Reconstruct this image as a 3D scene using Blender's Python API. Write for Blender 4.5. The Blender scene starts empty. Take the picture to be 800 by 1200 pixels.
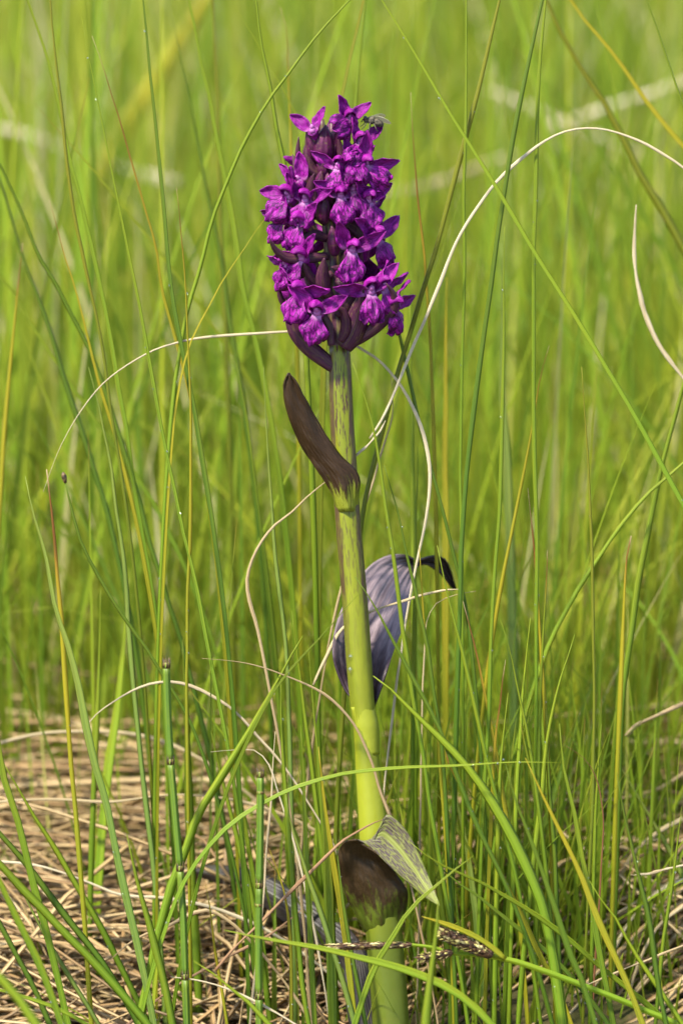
import bpy, math, random
import numpy as np
from mathutils import Vector, Matrix

# ------------------------------------------------------------------ camera, sky, sun, exposure
SC = bpy.context.scene
COL = SC.collection
PITCH = math.radians(15.0)
DIST = 1.2                       # metres from lens to the orchid
S = 0.00025                      # metres per photograph pixel at the orchid's distance
FWD = Vector((0, math.cos(PITCH), -math.sin(PITCH)))
UPV = Vector((0, math.sin(PITCH), math.cos(PITCH)))
RGT = Vector((1, 0, 0))
HC = 700 * S * math.cos(PITCH)
CEN = Vector((0, 0, HC))
CAMLOC = CEN - FWD * DIST

cam_data = bpy.data.cameras.new('camera')
cam = bpy.data.objects.new('camera', cam_data)
COL.objects.link(cam)
cam.location = CAMLOC
cam.rotation_euler = (math.pi / 2 - PITCH, 0, 0)
cam_data.sensor_fit = 'VERTICAL'
cam_data.sensor_height = 36.0
cam_data.lens = 36.0 * DIST / (1200 * S)
cam_data.clip_start = 0.02
cam_data.clip_end = 2000
cam_data.dof.use_dof = True
cam_data.dof.focus_distance = DIST - 0.004
cam_data.dof.aperture_fstop = 9.5
SC.camera = cam

TO_SUN = Vector((-0.42, -0.30, 0.86)).normalized()
world = bpy.data.worlds.new('World')
SC.world = world
world.use_nodes = True
wn = world.node_tree.nodes
sky = wn.new('ShaderNodeTexSky')
sky.sky_type = 'NISHITA'
sky.sun_disc = False
sky.sun_elevation = math.asin(TO_SUN.z)
sky.sun_rotation = math.atan2(TO_SUN.x, TO_SUN.y)
world.node_tree.links.new(sky.outputs[0], wn['Background'].inputs[0])
wn['Background'].inputs[1].default_value = 0.13
sun_data = bpy.data.lights.new('sun', 'SUN')
sun_data.energy = 3.7
sun_data.angle = math.radians(6.0)
sun_data.color = (1.0, 0.94, 0.80)
sun = bpy.data.objects.new('sun', sun_data)
COL.objects.link(sun)
sun.rotation_euler = (-TO_SUN).to_track_quat('-Z', 'Y').to_euler()
SC.view_settings.view_transform = 'Standard'
SC.view_settings.look = 'None'
SC.view_settings.gamma = 1.0
SC.view_settings.use_curve_mapping = False
SC.view_settings.exposure = 1.6

SC.cycles.max_bounces = 4
SC.cycles.diffuse_bounces = 2
SC.cycles.glossy_bounces = 2
SC.cycles.transmission_bounces = 4
SC.cycles.transparent_max_bounces = 6
SC.cycles.caustics_reflective = False
SC.cycles.caustics_refractive = False

# ------------------------------------------------------------------ helpers
def P(x, y, d=0.0):
    """point seen at photograph pixel x, y at d metres beyond the orchid"""
    k = S * (DIST + d) / DIST
    return CAMLOC + FWD * (DIST + d) + RGT * ((x - 400) * k) + UPV * ((600 - y) * k)

def tag(o, label=None, cat=None, group=None, kind=None):
    if label: o['label'] = label
    if cat: o['category'] = cat
    if group: o['group'] = group
    if kind: o['kind'] = kind
    return o

def empty(name, loc=(0, 0, 0), parent=None):
    o = bpy.data.objects.new(name, None)
    COL.objects.link(o)
    o.location = loc
    o.empty_display_size = 0.01
    if parent: o.parent = parent
    return o

class MB:
    """collects vertices, faces and a per-vertex vector (u across, v along, random)"""
    def __init__(self):
        self.v = []; self.f = []; self.a = []
    def grid(self, rows, closed=False, pv=None, cap=False):
        n = len(rows[0]); b = len(self.v)
        for r in rows: self.v.extend([tuple(p) for p in r])
        for i in range(len(rows)):
            for j in range(n):
                self.a.append(pv(i, j))
        for i in range(len(rows) - 1):
            for j in range(n if closed else n - 1):
                k = (j + 1) % n
                self.f.append((b + i*n + j, b + i*n + k, b + (i+1)*n + k, b + (i+1)*n + j))
        if cap and closed:
            self.f.append(tuple(b + j for j in reversed(range(n))))
            self.f.append(tuple(b + (len(rows)-1)*n + j for j in range(n)))
    def mesh(self, name, smooth=True):
        me = bpy.data.meshes.new(name)
        me.from_pydata(self.v, [], self.f)
        at = me.attributes.new('pv', 'FLOAT_VECTOR', 'POINT')
        at.data.foreach_set('vector', np.array(self.a, dtype=np.float32).ravel())
        if smooth:
            me.polygons.foreach_set('use_smooth', np.ones(len(me.polygons), dtype=bool))
        me.update()
        return me
    def build(self, name, mat, parent=None, smooth=True):
        me = self.mesh(name, smooth)
        me.materials.append(mat)
        return link(name, me, parent)

def link(name, me, parent=None):
    o = bpy.data.objects.new(name, me)
    COL.objects.link(o)
    if parent: o.parent = parent
    return o

def solid(o, t, off=0.0):
    m = o.modifiers.new('thickness', 'SOLIDIFY')
    m.thickness = t; m.offset = off
    return o

def catmull(pts, n):
    """n samples along a smooth curve through pts (each a Vector of any length), even by chord length"""
    pts = [np.array(p, dtype=float) for p in pts]
    if len(pts) == 2: pts.insert(1, (pts[0] + pts[1]) / 2)
    seg = []
    ext = [2*pts[0] - pts[1]] + pts + [2*pts[-1] - pts[-2]]
    for i in range(1, len(ext) - 2):
        p0, p1, p2, p3 = ext[i-1:i+3]
        for k in range(12):
            t = k / 12
            seg.append(0.5*((2*p1) + (p2-p0)*t + (2*p0-5*p1+4*p2-p3)*t*t + (3*p1-p0-3*p2+p3)*t**3))
    seg.append(pts[-1])
    seg = np.array(seg)
    L = np.concatenate([[0], np.cumsum(np.linalg.norm(np.diff(seg, axis=0), axis=1))])
    q = np.linspace(0, L[-1], n)
    return np.stack([np.interp(q, L, seg[:, c]) for c in range(seg.shape[1])], axis=1)

def nz(v):
    return v / max(np.linalg.norm(v), 1e-12)

def tube(mb, pts, rad, sides=8, rnd=0.5, ridge=0.0, nr=0, cap=True, v0=0.0, v1=1.0, flat=1.0, up=None):
    pts = np.array(pts, dtype=float); n = len(pts)
    T = np.gradient(pts, axis=0)
    ref = np.array(up if up is not None else (0.0, -1.0, 0.0))
    rows = []
    for i in range(n):
        t = nz(T[i])
        b = nz(np.cross(t, ref)); c = nz(np.cross(b, t))
        r = rad[i] if hasattr(rad, '__len__') else rad
        row = []
        for j in range(sides):
            a = 2*math.pi*j/sides
            rr = r*(1 + ridge*math.cos(nr*a))
            row.append(pts[i] + b*math.cos(a)*rr + c*math.sin(a)*rr*flat)
        rows.append(row)
    mb.grid(rows, closed=True, cap=cap,
            pv=lambda i, j: (2.0*j/sides - 1, v0 + (v1-v0)*i/(n-1), rnd))

# ------------------------------------------------------------------ materials
def mat_new(name):
    m = bpy.data.materials.new(name)
    m.use_nodes = True
    nt = m.node_tree
    nt.nodes.clear()
    return m, nt
class NT:
    def __init__(s, nt): s.nt = nt
    def n(s, t, **k):
        o = s.nt.nodes.new(t)
        for a, b in k.items(): setattr(o, a, b)
        return o
    def l(s, a, b): s.nt.links.new(a, b)
    def math(s, op, a, b=None, c=None, clamp=False):
        o = s.n('ShaderNodeMath', operation=op); o.use_clamp = clamp
        for i, x in enumerate((a, b, c)):
            if x is None: continue
            if isinstance(x, (int, float)): o.inputs[i].default_value = x
            else: s.l(x, o.inputs[i])
        return o.outputs[0]
    def mix(s, f, a, b):
        o = s.n('ShaderNodeMix', data_type='RGBA')
        for i, x in ((0, f), (6, a), (7, b)):
            if isinstance(x, (int, float)): o.inputs[i].default_value = x
            elif isinstance(x, tuple): o.inputs[i].default_value = (*x[:3], 1)
            else: s.l(x, o.inputs[i])
        return o.outputs[2]
    def attr(s):
        a = s.n('ShaderNodeAttribute', attribute_name='pv')
        x = s.n('ShaderNodeSeparateXYZ'); s.l(a.outputs['Vector'], x.inputs[0])
        return x.outputs[0], x.outputs[1], x.outputs[2]
    def vec(s, x, y, z):
        o = s.n('ShaderNodeCombineXYZ')
        for i, q in enumerate((x, y, z)):
            if isinstance(q, (int, float)): o.inputs[i].default_value = q
            else: s.l(q, o.inputs[i])
        return o.outputs[0]
    def noise(s, v, sc=1.0, det=3.0, rough=0.55, dist=0.0):
        o = s.n('ShaderNodeTexNoise'); s.l(v, o.inputs['Vector'])
        o.inputs['Scale'].default_value = sc; o.inputs['Detail'].default_value = det
        o.inputs['Roughness'].default_value = rough; o.inputs['Distortion'].default_value = dist
        return o.outputs[0]
    def ss(s, x, lo, hi, a=0.0, b=1.0):
        o = s.n('ShaderNodeMapRange', interpolation_type='SMOOTHSTEP')
        s.l(x, o.inputs[0])
        for i, q in enumerate((lo, hi, a, b)): o.inputs[i+1].default_value = q
        return o.outputs[0]
    def ramp(s, f, stops):
        o = s.n('ShaderNodeValToRGB'); s.l(f, o.inputs[0])
        e = o.color_ramp.elements
        while len(e) < len(stops): e.new(0.5)
        for i, (p, c) in enumerate(stops): e[i].position = p; e[i].color = (*c, 1)
        return o.outputs[0]
    def obj_rand(s):
        return s.n('ShaderNodeObjectInfo').outputs['Random']
    def coord(s):
        return s.n('ShaderNodeTexCoord').outputs['Object']
    def out(s, col, rough=0.45, spec=0.4, trans=0.0, tcol=None, bump=None, bstr=0.3, bdist=0.0002, coat=0.0, sheen=0.0):
        p = s.n('ShaderNodeBsdfPrincipled'); o = s.n('ShaderNodeOutputMaterial')
        if isinstance(col, tuple): p.inputs['Base Color'].default_value = (*col, 1)
        else: s.l(col, p.inputs['Base Color'])
        if isinstance(rough, (int, float)): p.inputs['Roughness'].default_value = rough
        else: s.l(rough, p.inputs['Roughness'])
        p.inputs['Specular IOR Level'].default_value = spec
        p.inputs['Coat Weight'].default_value = coat
        p.inputs['Sheen Weight'].default_value = sheen
        nb = None
        if bump is not None:
            b = s.n('ShaderNodeBump'); b.inputs['Strength'].default_value = bstr
            b.inputs['Distance'].default_value = bdist
            s.l(bump, b.inputs['Height']); s.l(b.outputs[0], p.inputs['Normal']); nb = b.outputs[0]
        if trans > 0:
            t = s.n('ShaderNodeBsdfTranslucent')
            c = tcol if tcol is not None else col
            if isinstance(c, tuple): t.inputs[0].default_value = (*c, 1)
            else: s.l(c, t.inputs[0])
            m = s.n('ShaderNodeMixShader'); m.inputs[0].default_value = trans
            s.l(p.outputs[0], m.inputs[1]); s.l(t.outputs[0], m.inputs[2]); s.l(m.outputs[0], o.inputs[0])
        else:
            s.l(p.outputs[0], o.inputs[0])

def blade_mat(name, c1, c2, tip=0.0, tipcol=(0.22, 0.085, 0.02), trans=0.42, yellow=0.35):
    m, nt = mat_new(name); k = NT(nt)
    u, v, r = k.attr()
    rr = k.obj_rand()
    off = k.math('MULTIPLY', rr, 37.0)
    st = k.noise(k.vec(k.math('MULTIPLY', u, 5.0), k.math('MULTIPLY', v, 1.6), off), 1.0, 3)
    ln = k.noise(k.vec(k.math('MULTIPLY', u, 0.6), k.math('MULTIPLY', v, 5.0), off), 1.0, 4)
    col = k.mix(k.ss(st, 0.3, 0.7), c1, c2)
    # yellowing towards the tip, blotchy
    yel = tuple(min(1, x) for x in (c2[0]*1.7 + 0.03, c2[1]*1.12, c2[2]*0.8))
    yf = k.math('MULTIPLY', k.math('ADD', k.ss(v, 0.75, 0.0), k.ss(ln, 0.45, 0.75, -0.2, 0.6), clamp=True), yellow)
    col = k.mix(yf, col, yel)
    # paler midrib
    mr = k.math('MULTIPLY', k.ss(k.math('ABSOLUTE', u), 0.18, 0.02), 0.25)
    col = k.mix(mr, col, tuple(min(1, x*1.7 + 0.01) for x in c2))
    # small brown flecks
    fl = k.noise(k.vec(k.math('MULTIPLY', u, 2.0), k.math('MULTIPLY', v, 60.0), off), 1.0, 2)
    col = k.mix(k.math('MULTIPLY', k.ss(fl, 0.70, 0.80), 0.55), col, (0.16, 0.09, 0.02))
    if tip > 0:
        tv = k.math('ADD', v, k.math('MULTIPLY', k.math('SUBTRACT', ln, 0.5), tip*0.9))
        col = k.mix(k.ss(tv, tip*1.5, tip*0.5), col, (0.36, 0.22, 0.02))
        col = k.mix(k.ss(tv, tip*0.95, tip*0.45), col, tipcol)
        col = k.mix(k.ss(tv, tip*0.25, 0.0), col, (0.42, 0.32, 0.18))
    h = k.math('SINE', k.math('MULTIPLY', u, 19.0))
    bump = k.math('ADD', h, k.math('MULTIPLY', fl, 1.2))
    tc = k.mix(0.45, col, tuple(min(1, x) for x in (c2[0]*2.2, c2[1]*1.7, c2[2])))
    k.out(col, 0.45, 0.3, trans, tc, bump, 0.35, 0.00012)
    return m

M = {}
GREENS = {
    'green':  ((0.085, 0.170, 0.009), (0.150, 0.245, 0.014)),
    'lime':   ((0.115, 0.225, 0.012), (0.190, 0.300, 0.020)),
    'dark':   ((0.048, 0.112, 0.009), (0.088, 0.168, 0.012)),
    'blue':   ((0.100, 0.185, 0.032), (0.165, 0.260, 0.055)),
    'yellow': ((0.170, 0.210, 0.010), (0.270, 0.290, 0.018)),
    'olive':  ((0.085, 0.130, 0.008), (0.150, 0.190, 0.014)),
}
for nme, (a, b) in GREENS.items():
    a = (a[0]*1.22, a[1]*1.12, a[2]); b = (b[0]*1.22, b[1]*1.12, b[2])
    M[nme] = blade_mat('grass_' + nme, a, b)
    M[nme + '_b'] = blade_mat('grass_' + nme + '_brown_tip', a, b, tip=0.075)
    M[nme + '_bb'] = blade_mat('grass_' + nme + '_long_brown_tip', a, b, tip=0.17)

def straw_mat(name, stops, rnd_attr=False):
    m, nt = mat_new(name); k = NT(nt)
    u, v, r = k.attr()
    off = k.math('MULTIPLY', r if rnd_attr else k.obj_rand(), 53.0)
    st = k.noise(k.vec(k.math('MULTIPLY', u, 2.0), k.math('MULTIPLY', v, 4.0), off), 1.0, 4, 0.6)
    st = k.ss(st, 0.25, 0.75)
    sp = k.noise(k.vec(k.math('MULTIPLY', u, 3.0), k.math('MULTIPLY', v, 26.0), off), 1.0, 5, 0.65)
    f = k.math('ADD', k.math('MULTIPLY', st, 0.8), k.math('MULTIPLY', r if rnd_attr else k.obj_rand(), 0.55))
    f = k.math('SUBTRACT', f, 0.18, clamp=True)
    col = k.ramp(f, stops)
    col = k.mix(k.math('MULTIPLY', k.ss(sp, 0.60, 0.78), 0.55), col, (0.13, 0.07, 0.03))
    bump = k.math('ADD', k.math('SINE', k.math('MULTIPLY', u, 14.0)), sp)
    k.out(col, 0.5, 0.35, 0.15, col, bump, 0.4, 0.00015)
    return m
M['straw'] = straw_mat('straw_pale', [(0.0, (0.52, 0.43, 0.25)), (0.5, (0.40, 0.30, 0.15)), (1.0, (0.24, 0.15, 0.07))])
M['straw_white'] = straw_mat('straw_white', [(0.0, (0.60, 0.53, 0.37)), (0.6, (0.48, 0.39, 0.23)), (1.0, (0.30, 0.21, 0.11))])
M['straw_brown'] = straw_mat('straw_brown', [(0.0, (0.42, 0.27, 0.14)), (0.5, (0.28, 0.15, 0.07)), (1.0, (0.18, 0.09, 0.04))])
M['straw_red'] = straw_mat('straw_red_brown', [(0.0, (0.22, 0.09, 0.03)), (1.0, (0.13, 0.05, 0.02))])
M['thatch'] = straw_mat('thatch_straw', [(0.0, (0.58, 0.46, 0.25)), (0.35, (0.47, 0.33, 0.15)), (0.62, (0.33, 0.20, 0.08)), (0.85, (0.18, 0.10, 0.045)), (1.0, (0.40, 0.31, 0.17))], True)

def meadow_mat(name, stops, trans=0.5):
    m, nt = mat_new(name); k = NT(nt)
    u, v, r = k.attr()
    st = k.noise(k.vec(k.math('MULTIPLY', u, 4.0), k.math('MULTIPLY', v, 2.5), k.math('MULTIPLY', r, 91.0)), 1.0, 3)
    col = k.ramp(r, stops)
    col = k.mix(k.math('MULTIPLY', k.ss(st, 0.4, 0.7), 0.35), col, (0.24, 0.30, 0.025))
    tipn = k.math('ADD', v, k.math('MULTIPLY', st, 0.12))
    col = k.mix(k.math('MULTIPLY', k.ss(tipn, 0.16, 0.07), k.ss(k.math('FRACT', k.math('MULTIPLY', r, 17.3)), 0.5, 0.7)), col, (0.30, 0.15, 0.04))
    tc = k.mix(0.5, col, (0.50, 0.52, 0.06))
    k.out(col, 0.6, 0.18, trans, tc)
    return m
M['meadow'] = meadow_mat('meadow_grass', [(0.0, (0.075, 0.140, 0.010)), (0.22, (0.145, 0.215, 0.015)), (0.5, (0.23, 0.295, 0.022)),
                                          (0.72, (0.32, 0.355, 0.032)), (0.86, (0.42, 0.40, 0.055)), (0.90, (0.58, 0.49, 0.25)), (1.0, (0.64, 0.56, 0.32))])

M['under'] = meadow_mat('undergrowth_grass', [(0.0, (0.065, 0.14, 0.010)), (0.35, (0.125, 0.205, 0.012)), (0.7, (0.20, 0.285, 0.015)), (0.9, (0.30, 0.32, 0.02)), (1.0, (0.5, 0.4, 0.2))], 0.42)

M['tall'] = meadow_mat('tall_grass', [(0.0, (0.055, 0.120, 0.009)), (0.3, (0.125, 0.225, 0.013)), (0.65, (0.22, 0.30, 0.016)), (0.9, (0.33, 0.34, 0.02)), (0.95, (0.5, 0.42, 0.2)), (1.0, (0.55, 0.46, 0.25))], 0.42)
# ground: peaty soil and moss near, green further out
m, nt = mat_new('ground'); k = NT(nt); c = k.coord()
n1 = k.noise(c, 14.0, 6); n2 = k.noise(c, 120.0, 5)
g = k.mix(k.ss(n1, 0.35, 0.65), (0.035, 0.024, 0.013), (0.065, 0.065, 0.014))
g = k.mix(k.ss(n2, 0.45, 0.7), g, (0.12, 0.08, 0.04))
k.out(g, 0.9, 0.2, bump=n2, bstr=0.8, bdist=0.004); M['ground'] = m

# orchid materials
def lip_mat(name, vein=0.9, pale=1.0):
    m, nt = mat_new(name); k = NT(nt)
    u, v, r = k.attr(); rr = k.obj_rand()
    off = k.math('MULTIPLY', rr, 21.0)
    p = k.vec(k.math('MULTIPLY', k.math('ABSOLUTE', u), 2.3), k.math('MULTIPLY', v, 2.6), off)
    dn = k.noise(p, 1.6, 3)
    lo = k.n('ShaderNodeTexVoronoi', feature='DISTANCE_TO_EDGE')
    pd = k.n('ShaderNodeVectorMath', operation='ADD'); k.l(p, pd.inputs[0]); k.l(k.vec(dn, k.math('MULTIPLY', dn, -1.3), 0.0), pd.inputs[1])
    k.l(pd.outputs[0], lo.inputs['Vector']); lo.inputs['Scale'].default_value = 1.7
    line = k.ss(lo.outputs['Distance'], 0.14, 0.06)
    fan = k.noise(k.vec(k.math('MULTIPLY', u, 7.0), k.math('MULTIPLY', v, 1.2), off), 1.0, 2)
    line2 = k.math('MULTIPLY', k.ss(fan, 0.56, 0.66), 0.5)
    base = k.mix(k.ss(k.noise(p, 2.2, 4), 0.32, 0.68), (0.215, 0.004, 0.19), (0.41, 0.020, 0.37))
    base = k.mix(k.math('MULTIPLY', rr, 0.55), base, (0.155, 0.003, 0.15))
    col = k.mix(k.math('MULTIPLY', k.math('MAXIMUM', line, line2), vein), base, (0.040, 0.001, 0.045))
    col = k.mix(k.math('MULTIPLY', k.ss(v, 0.20, 0.04), 0.75*pale), col, (0.50, 0.22, 0.46))
    k.out(col, 0.48, 0.22, 0.22, k.mix(0.4, col, (0.50, 0.01, 0.45)), k.noise(p, 7.0, 3), 0.6, 0.0003)
    return m
M['lip'] = lip_mat('orchid_lip')
M['petal'] = lip_mat('orchid_sepal', 0.55, 0.6)
M['hood'] = lip_mat('orchid_hood', 0.22, 0.15)

m, nt = mat_new('orchid_ovary'); k = NT(nt); u, v, r = k.attr()
n1 = k.noise(k.vec(k.math('MULTIPLY', u, 4.0), k.math('MULTIPLY', v, 1.5), r), 1.0, 3)
col = k.mix(k.ss(n1, 0.4, 0.65), (0.10, 0.012, 0.085), (0.15, 0.09, 0.035))
col = k.mix(k.ss(v, 0.82, 0.97), col, (0.36, 0.10, 0.32))
k.out(col, 0.45, 0.4, 0.1, col); M['ovary'] = m

def bract_mat(name, c1, c2, c3, sc=1.0):
    m, nt = mat_new(name); k = NT(nt); u, v, r = k.attr(); rr = k.obj_rand(); off = k.math('MULTIPLY', rr, 17.0)
    n1 = k.noise(k.vec(k.math('MULTIPLY', u, 5.0*sc), k.math('MULTIPLY', v, 2.5*sc), off), 1.0, 4)
    n2 = k.noise(k.vec(k.math('MULTIPLY', u, 9.0*sc), k.math('MULTIPLY', v, 14.0*sc), off), 1.0, 3)
    col = k.mix(k.ss(n1, 0.35, 0.65), c1, c2)
    col = k.mix(k.math('MULTIPLY', k.ss(n2, 0.52, 0.66), 0.7), col, c3)
    mr = k.ss(k.math('ABSOLUTE', u), 0.10, 0.02)
    col = k.mix(k.math('MULTIPLY', mr, 0.45), col, c3)
    h = k.math('ADD', k.math('SINE', k.math('MULTIPLY', u, 34.0)), k.math('MULTIPLY', n2, 1.5))
    k.out(col, 0.42, 0.25, 0.12, k.mix(0.5, col, c3), h, 0.3, 0.0002)
    return m
M['bract'] = bract_mat('orchid_bract', (0.045, 0.008, 0.030), (0.085, 0.022, 0.050), (0.11, 0.07, 0.03))
M['bud'] = bract_mat('orchid_bud', (0.050, 0.006, 0.030), (0.11, 0.012, 0.07), (0.10, 0.06, 0.03))
M['leaf_brown'] = bract_mat('orchid_leaf_brown', (0.040, 0.016, 0.012), (0.062, 0.028, 0.016), (0.075, 0.046, 0.022))
M['leaf_purple'] = bract_mat('orchid_leaf_purple', (0.085, 0.055, 0.105), (0.17, 0.12, 0.19), (0.05, 0.03, 0.04))
M['leaf_grey'] = bract_mat('orchid_leaf_grey', (0.026, 0.021, 0.020), (0.050, 0.041, 0.038), (0.05, 0.052, 0.022))

# leaf with green base and dark brown mottling; v = 0 base
def mottle_mat(name, green, dark, lo, hi, veins=True, cover=0.5):
    m, nt = mat_new(name); k = NT(nt); u, v, r = k.attr()
    n1 = k.noise(k.vec(k.math('MULTIPLY', u, 8.0), k.math('MULTIPLY', v, 9.0), r), 1.0, 4, 0.6)
    t = k.math('ADD', k.ss(v, lo, hi, -0.35, 0.45), k.math('ADD', k.math('MULTIPLY', k.math('SUBTRACT', n1, 0.5), 1.7), 0.5))
    f = k.ss(t, cover - (0.04 if veins else 0.22), cover + (0.06 if veins else 0.26))
    if veins:
        vo = k.n('ShaderNodeTexVoronoi', feature='DISTANCE_TO_EDGE')
        k.l(k.vec(k.math('MULTIPLY', u, 9.0), k.math('ADD', k.math('MULTIPLY', v, 12.0), k.math('MULTIPLY', n1, 2.0)), r), vo.inputs['Vector'])
        vo.inputs['Scale'].default_value = 1.0
        f = k.math('MULTIPLY', f, k.ss(vo.outputs['Distance'], 0.04, 0.16, 0.3, 1.0))
        f = k.math('MULTIPLY', f, k.ss(k.math('ABSOLUTE', k.math('SUBTRACT', u, 0.05)), 0.06, 0.22))
    n4 = k.noise(k.vec(k.math('MULTIPLY', u, 26.0), k.math('MULTIPLY', v, 40.0), r), 1.0, 3)
    dk = k.mix(k.ss(n4, 0.42, 0.62), dark, tuple(x*1.45 + 0.002 for x in dark))
    col = k.mix(f, green, dk)
    h = k.math('ADD', k.math('SINE', k.math('MULTIPLY', u, 30.0)), k.math('MULTIPLY', n4, 2.0))
    k.out(col, 0.45, 0.22, 0.12, k.mix(0.5, col, (0.3, 0.36, 0.03)), h, 0.3, 0.0002)
    return m
M['leaf_flap'] = mottle_mat('orchid_leaf_mottled', (0.19, 0.21, 0.045), (0.060, 0.042, 0.040), 1.0, 0.0, True, 0.26)
M['leaf_cup'] = mottle_mat('orchid_leaf_cup', (0.078, 0.105, 0.008), (0.030, 0.017, 0.006), 0.0, 0.8, False, 0.34)
M['leaf_a'] = mottle_mat('orchid_leaf_clasping', (0.20, 0.22, 0.018), (0.026, 0.013, 0.0045), 0.0, 0.30, False, 0.44)
M['leaf_b'] = mottle_mat('orchid_leaf_blue_purple', (0.22, 0.27, 0.02), (0.105, 0.085, 0.110), 0.0, 0.10, False, 0.36)

# stem: lime green with dark purple dashes along the sides, denser towards the spike (v = 0)
m, nt = mat_new('orchid_stem'); k = NT(nt); u, v, r = k.attr()
n1 = k.noise(k.vec(k.math('MULTIPLY', u, 15.0), k.math('MULTIPLY', v, 34.0), 3.0), 1.0, 4, 0.65)
n2 = k.noise(k.vec(k.math('MULTIPLY', u, 1.6), k.math('MULTIPLY', v, 7.0), 9.0), 1.0, 3)
g = k.mix(k.ss(n2, 0.3, 0.7), (0.125, 0.150, 0.006), (0.200, 0.215, 0.008))
g = k.mix(k.ss(k.math('ABSOLUTE', k.math('SUBTRACT', v, 0.60)), 0.07, 0.03), g, (0.225, 0.245, 0.014))
g = k.mix(k.math('MULTIPLY', k.ss(v, 0.68, 0.80), 0.85), g, (0.075, 0.105, 0.008))
# two stripes on the flanks (u = -0.5 faces the camera)
side = k.math('ABSOLUTE', k.math('ADD', u, 0.5))
side = k.math('ABSOLUTE', k.math('SUBTRACT', side, 0.33))
strip = k.math('MULTIPLY', k.ss(side, 0.17, 0.07), k.ss(v, 0.52, 0.20))
dash = k.math('MULTIPLY', k.ss(n1, 0.50, 0.58), k.ss(v, 0.50, 0.02, 0.0, 1.0))
g = k.mix(k.math('MINIMUM', k.math('ADD', k.math('MULTIPLY', strip, k.ss(n1, 0.25, 0.55, 0.35, 0.9)), dash), 0.92), g, (0.055, 0.022, 0.018))
n3 = k.noise(k.vec(k.math('MULTIPLY', u, 5.0), k.math('MULTIPLY', v, 60.0), 4.0), 1.0, 4)
g = k.mix(k.math('MULTIPLY', k.ss(n3, 0.5, 0.8), 0.2), g, (0.16, 0.13, 0.02))
k.out(g, 0.40, 0.3, 0.05, g, n3, 0.4, 0.0003); M['stem'] = m

m, nt = mat_new('orchid_rachis'); k = NT(nt); u, v, r = k.attr()
n1 = k.noise(k.vec(k.math('MULTIPLY', u, 12.0), k.math('MULTIPLY', v, 5.0), 3.0), 1.0, 3)
k.out(k.mix(k.ss(n1, 0.45, 0.6), (0.05, 0.012, 0.03), (0.12, 0.10, 0.02)), 0.45); M['rachis'] = m

def flat_mat(name, c1, c2, sc=60.0, rough=0.5, trans=0.0, spec=0.4):
    m, nt = mat_new(name); k = NT(nt)
    n = k.noise(k.coord(), sc, 4)
    k.out(k.mix(k.ss(n, 0.35, 0.65), c1, c2), rough, spec, trans, None, n, 0.3, 0.0003)
    M[name] = m
    return m
flat_mat('horsetail_sheath', (0.02, 0.012, 0.006), (0.12, 0.07, 0.02), 900)
flat_mat('fly_body', (0.030, 0.026, 0.020), (0.12, 0.10, 0.07), 1500, 0.7, 0.0, 0.2)
flat_mat('fly_eye', (0.02, 0.015, 0.012), (0.06, 0.03, 0.025), 3000, 0.25)
flat_mat('fly_leg', (0.015, 0.014, 0.012), (0.03, 0.028, 0.024), 1500, 0.5)
m, nt = mat_new('fly_wing'); k = NT(nt); u, v, r = k.attr()
vein = k.ss(k.math('ABSOLUTE', k.math('SINE', k.math('MULTIPLY', u, 6.0))), 0.16, 0.04)
p = k.n('ShaderNodeBsdfPrincipled'); tr = k.n('ShaderNodeBsdfTransparent'); mx = k.n('ShaderNodeMixShader'); o_ = k.n('ShaderNodeOutputMaterial')
k.l(k.mix(vein, (0.62, 0.57, 0.42), (0.16, 0.13, 0.08)), p.inputs['Base Color']); p.inputs['Roughness'].default_value = 0.25
k.l(k.math('ADD', k.math('MULTIPLY', vein, 0.4), 0.5, clamp=True), mx.inputs[0])
k.l(tr.outputs[0], mx.inputs[1]); k.l(p.outputs[0], mx.inputs[2]); k.l(mx.outputs[0], o_.inputs[0]); M['fly_wing'] = m
m, nt = mat_new('water'); k = NT(nt)
p = k.n('ShaderNodeBsdfGlossy'); tr = k.n('ShaderNodeBsdfTransparent'); mx = k.n('ShaderNodeMixShader'); o_ = k.n('ShaderNodeOutputMaterial')
p.inputs['Roughness'].default_value = 0.08; mx.inputs[0].default_value = 0.16; tr.inputs[0].default_value = (0.97, 0.98, 0.95, 1)
k.l(tr.outputs[0], mx.inputs[1]); k.l(p.outputs[0], mx.inputs[2]); k.l(mx.outputs[0], o_.inputs[0]); M['water'] = m
m, nt = mat_new('sedge_spike'); k = NT(nt); u, v, r = k.attr()
n1 = k.noise(k.vec(k.math('MULTIPLY', u, 6.0), k.math('MULTIPLY', v, 30.0), r), 1.0, 3)
col = k.ramp(r, [(0.0, (0.035, 0.018, 0.010)), (0.45, (0.10, 0.05, 0.02)), (0.6, (0.42, 0.36, 0.10)), (1.0, (0.50, 0.42, 0.22))])
k.out(col, 0.6, 0.3, bump=n1, bstr=0.3); M['spike'] = m

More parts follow.
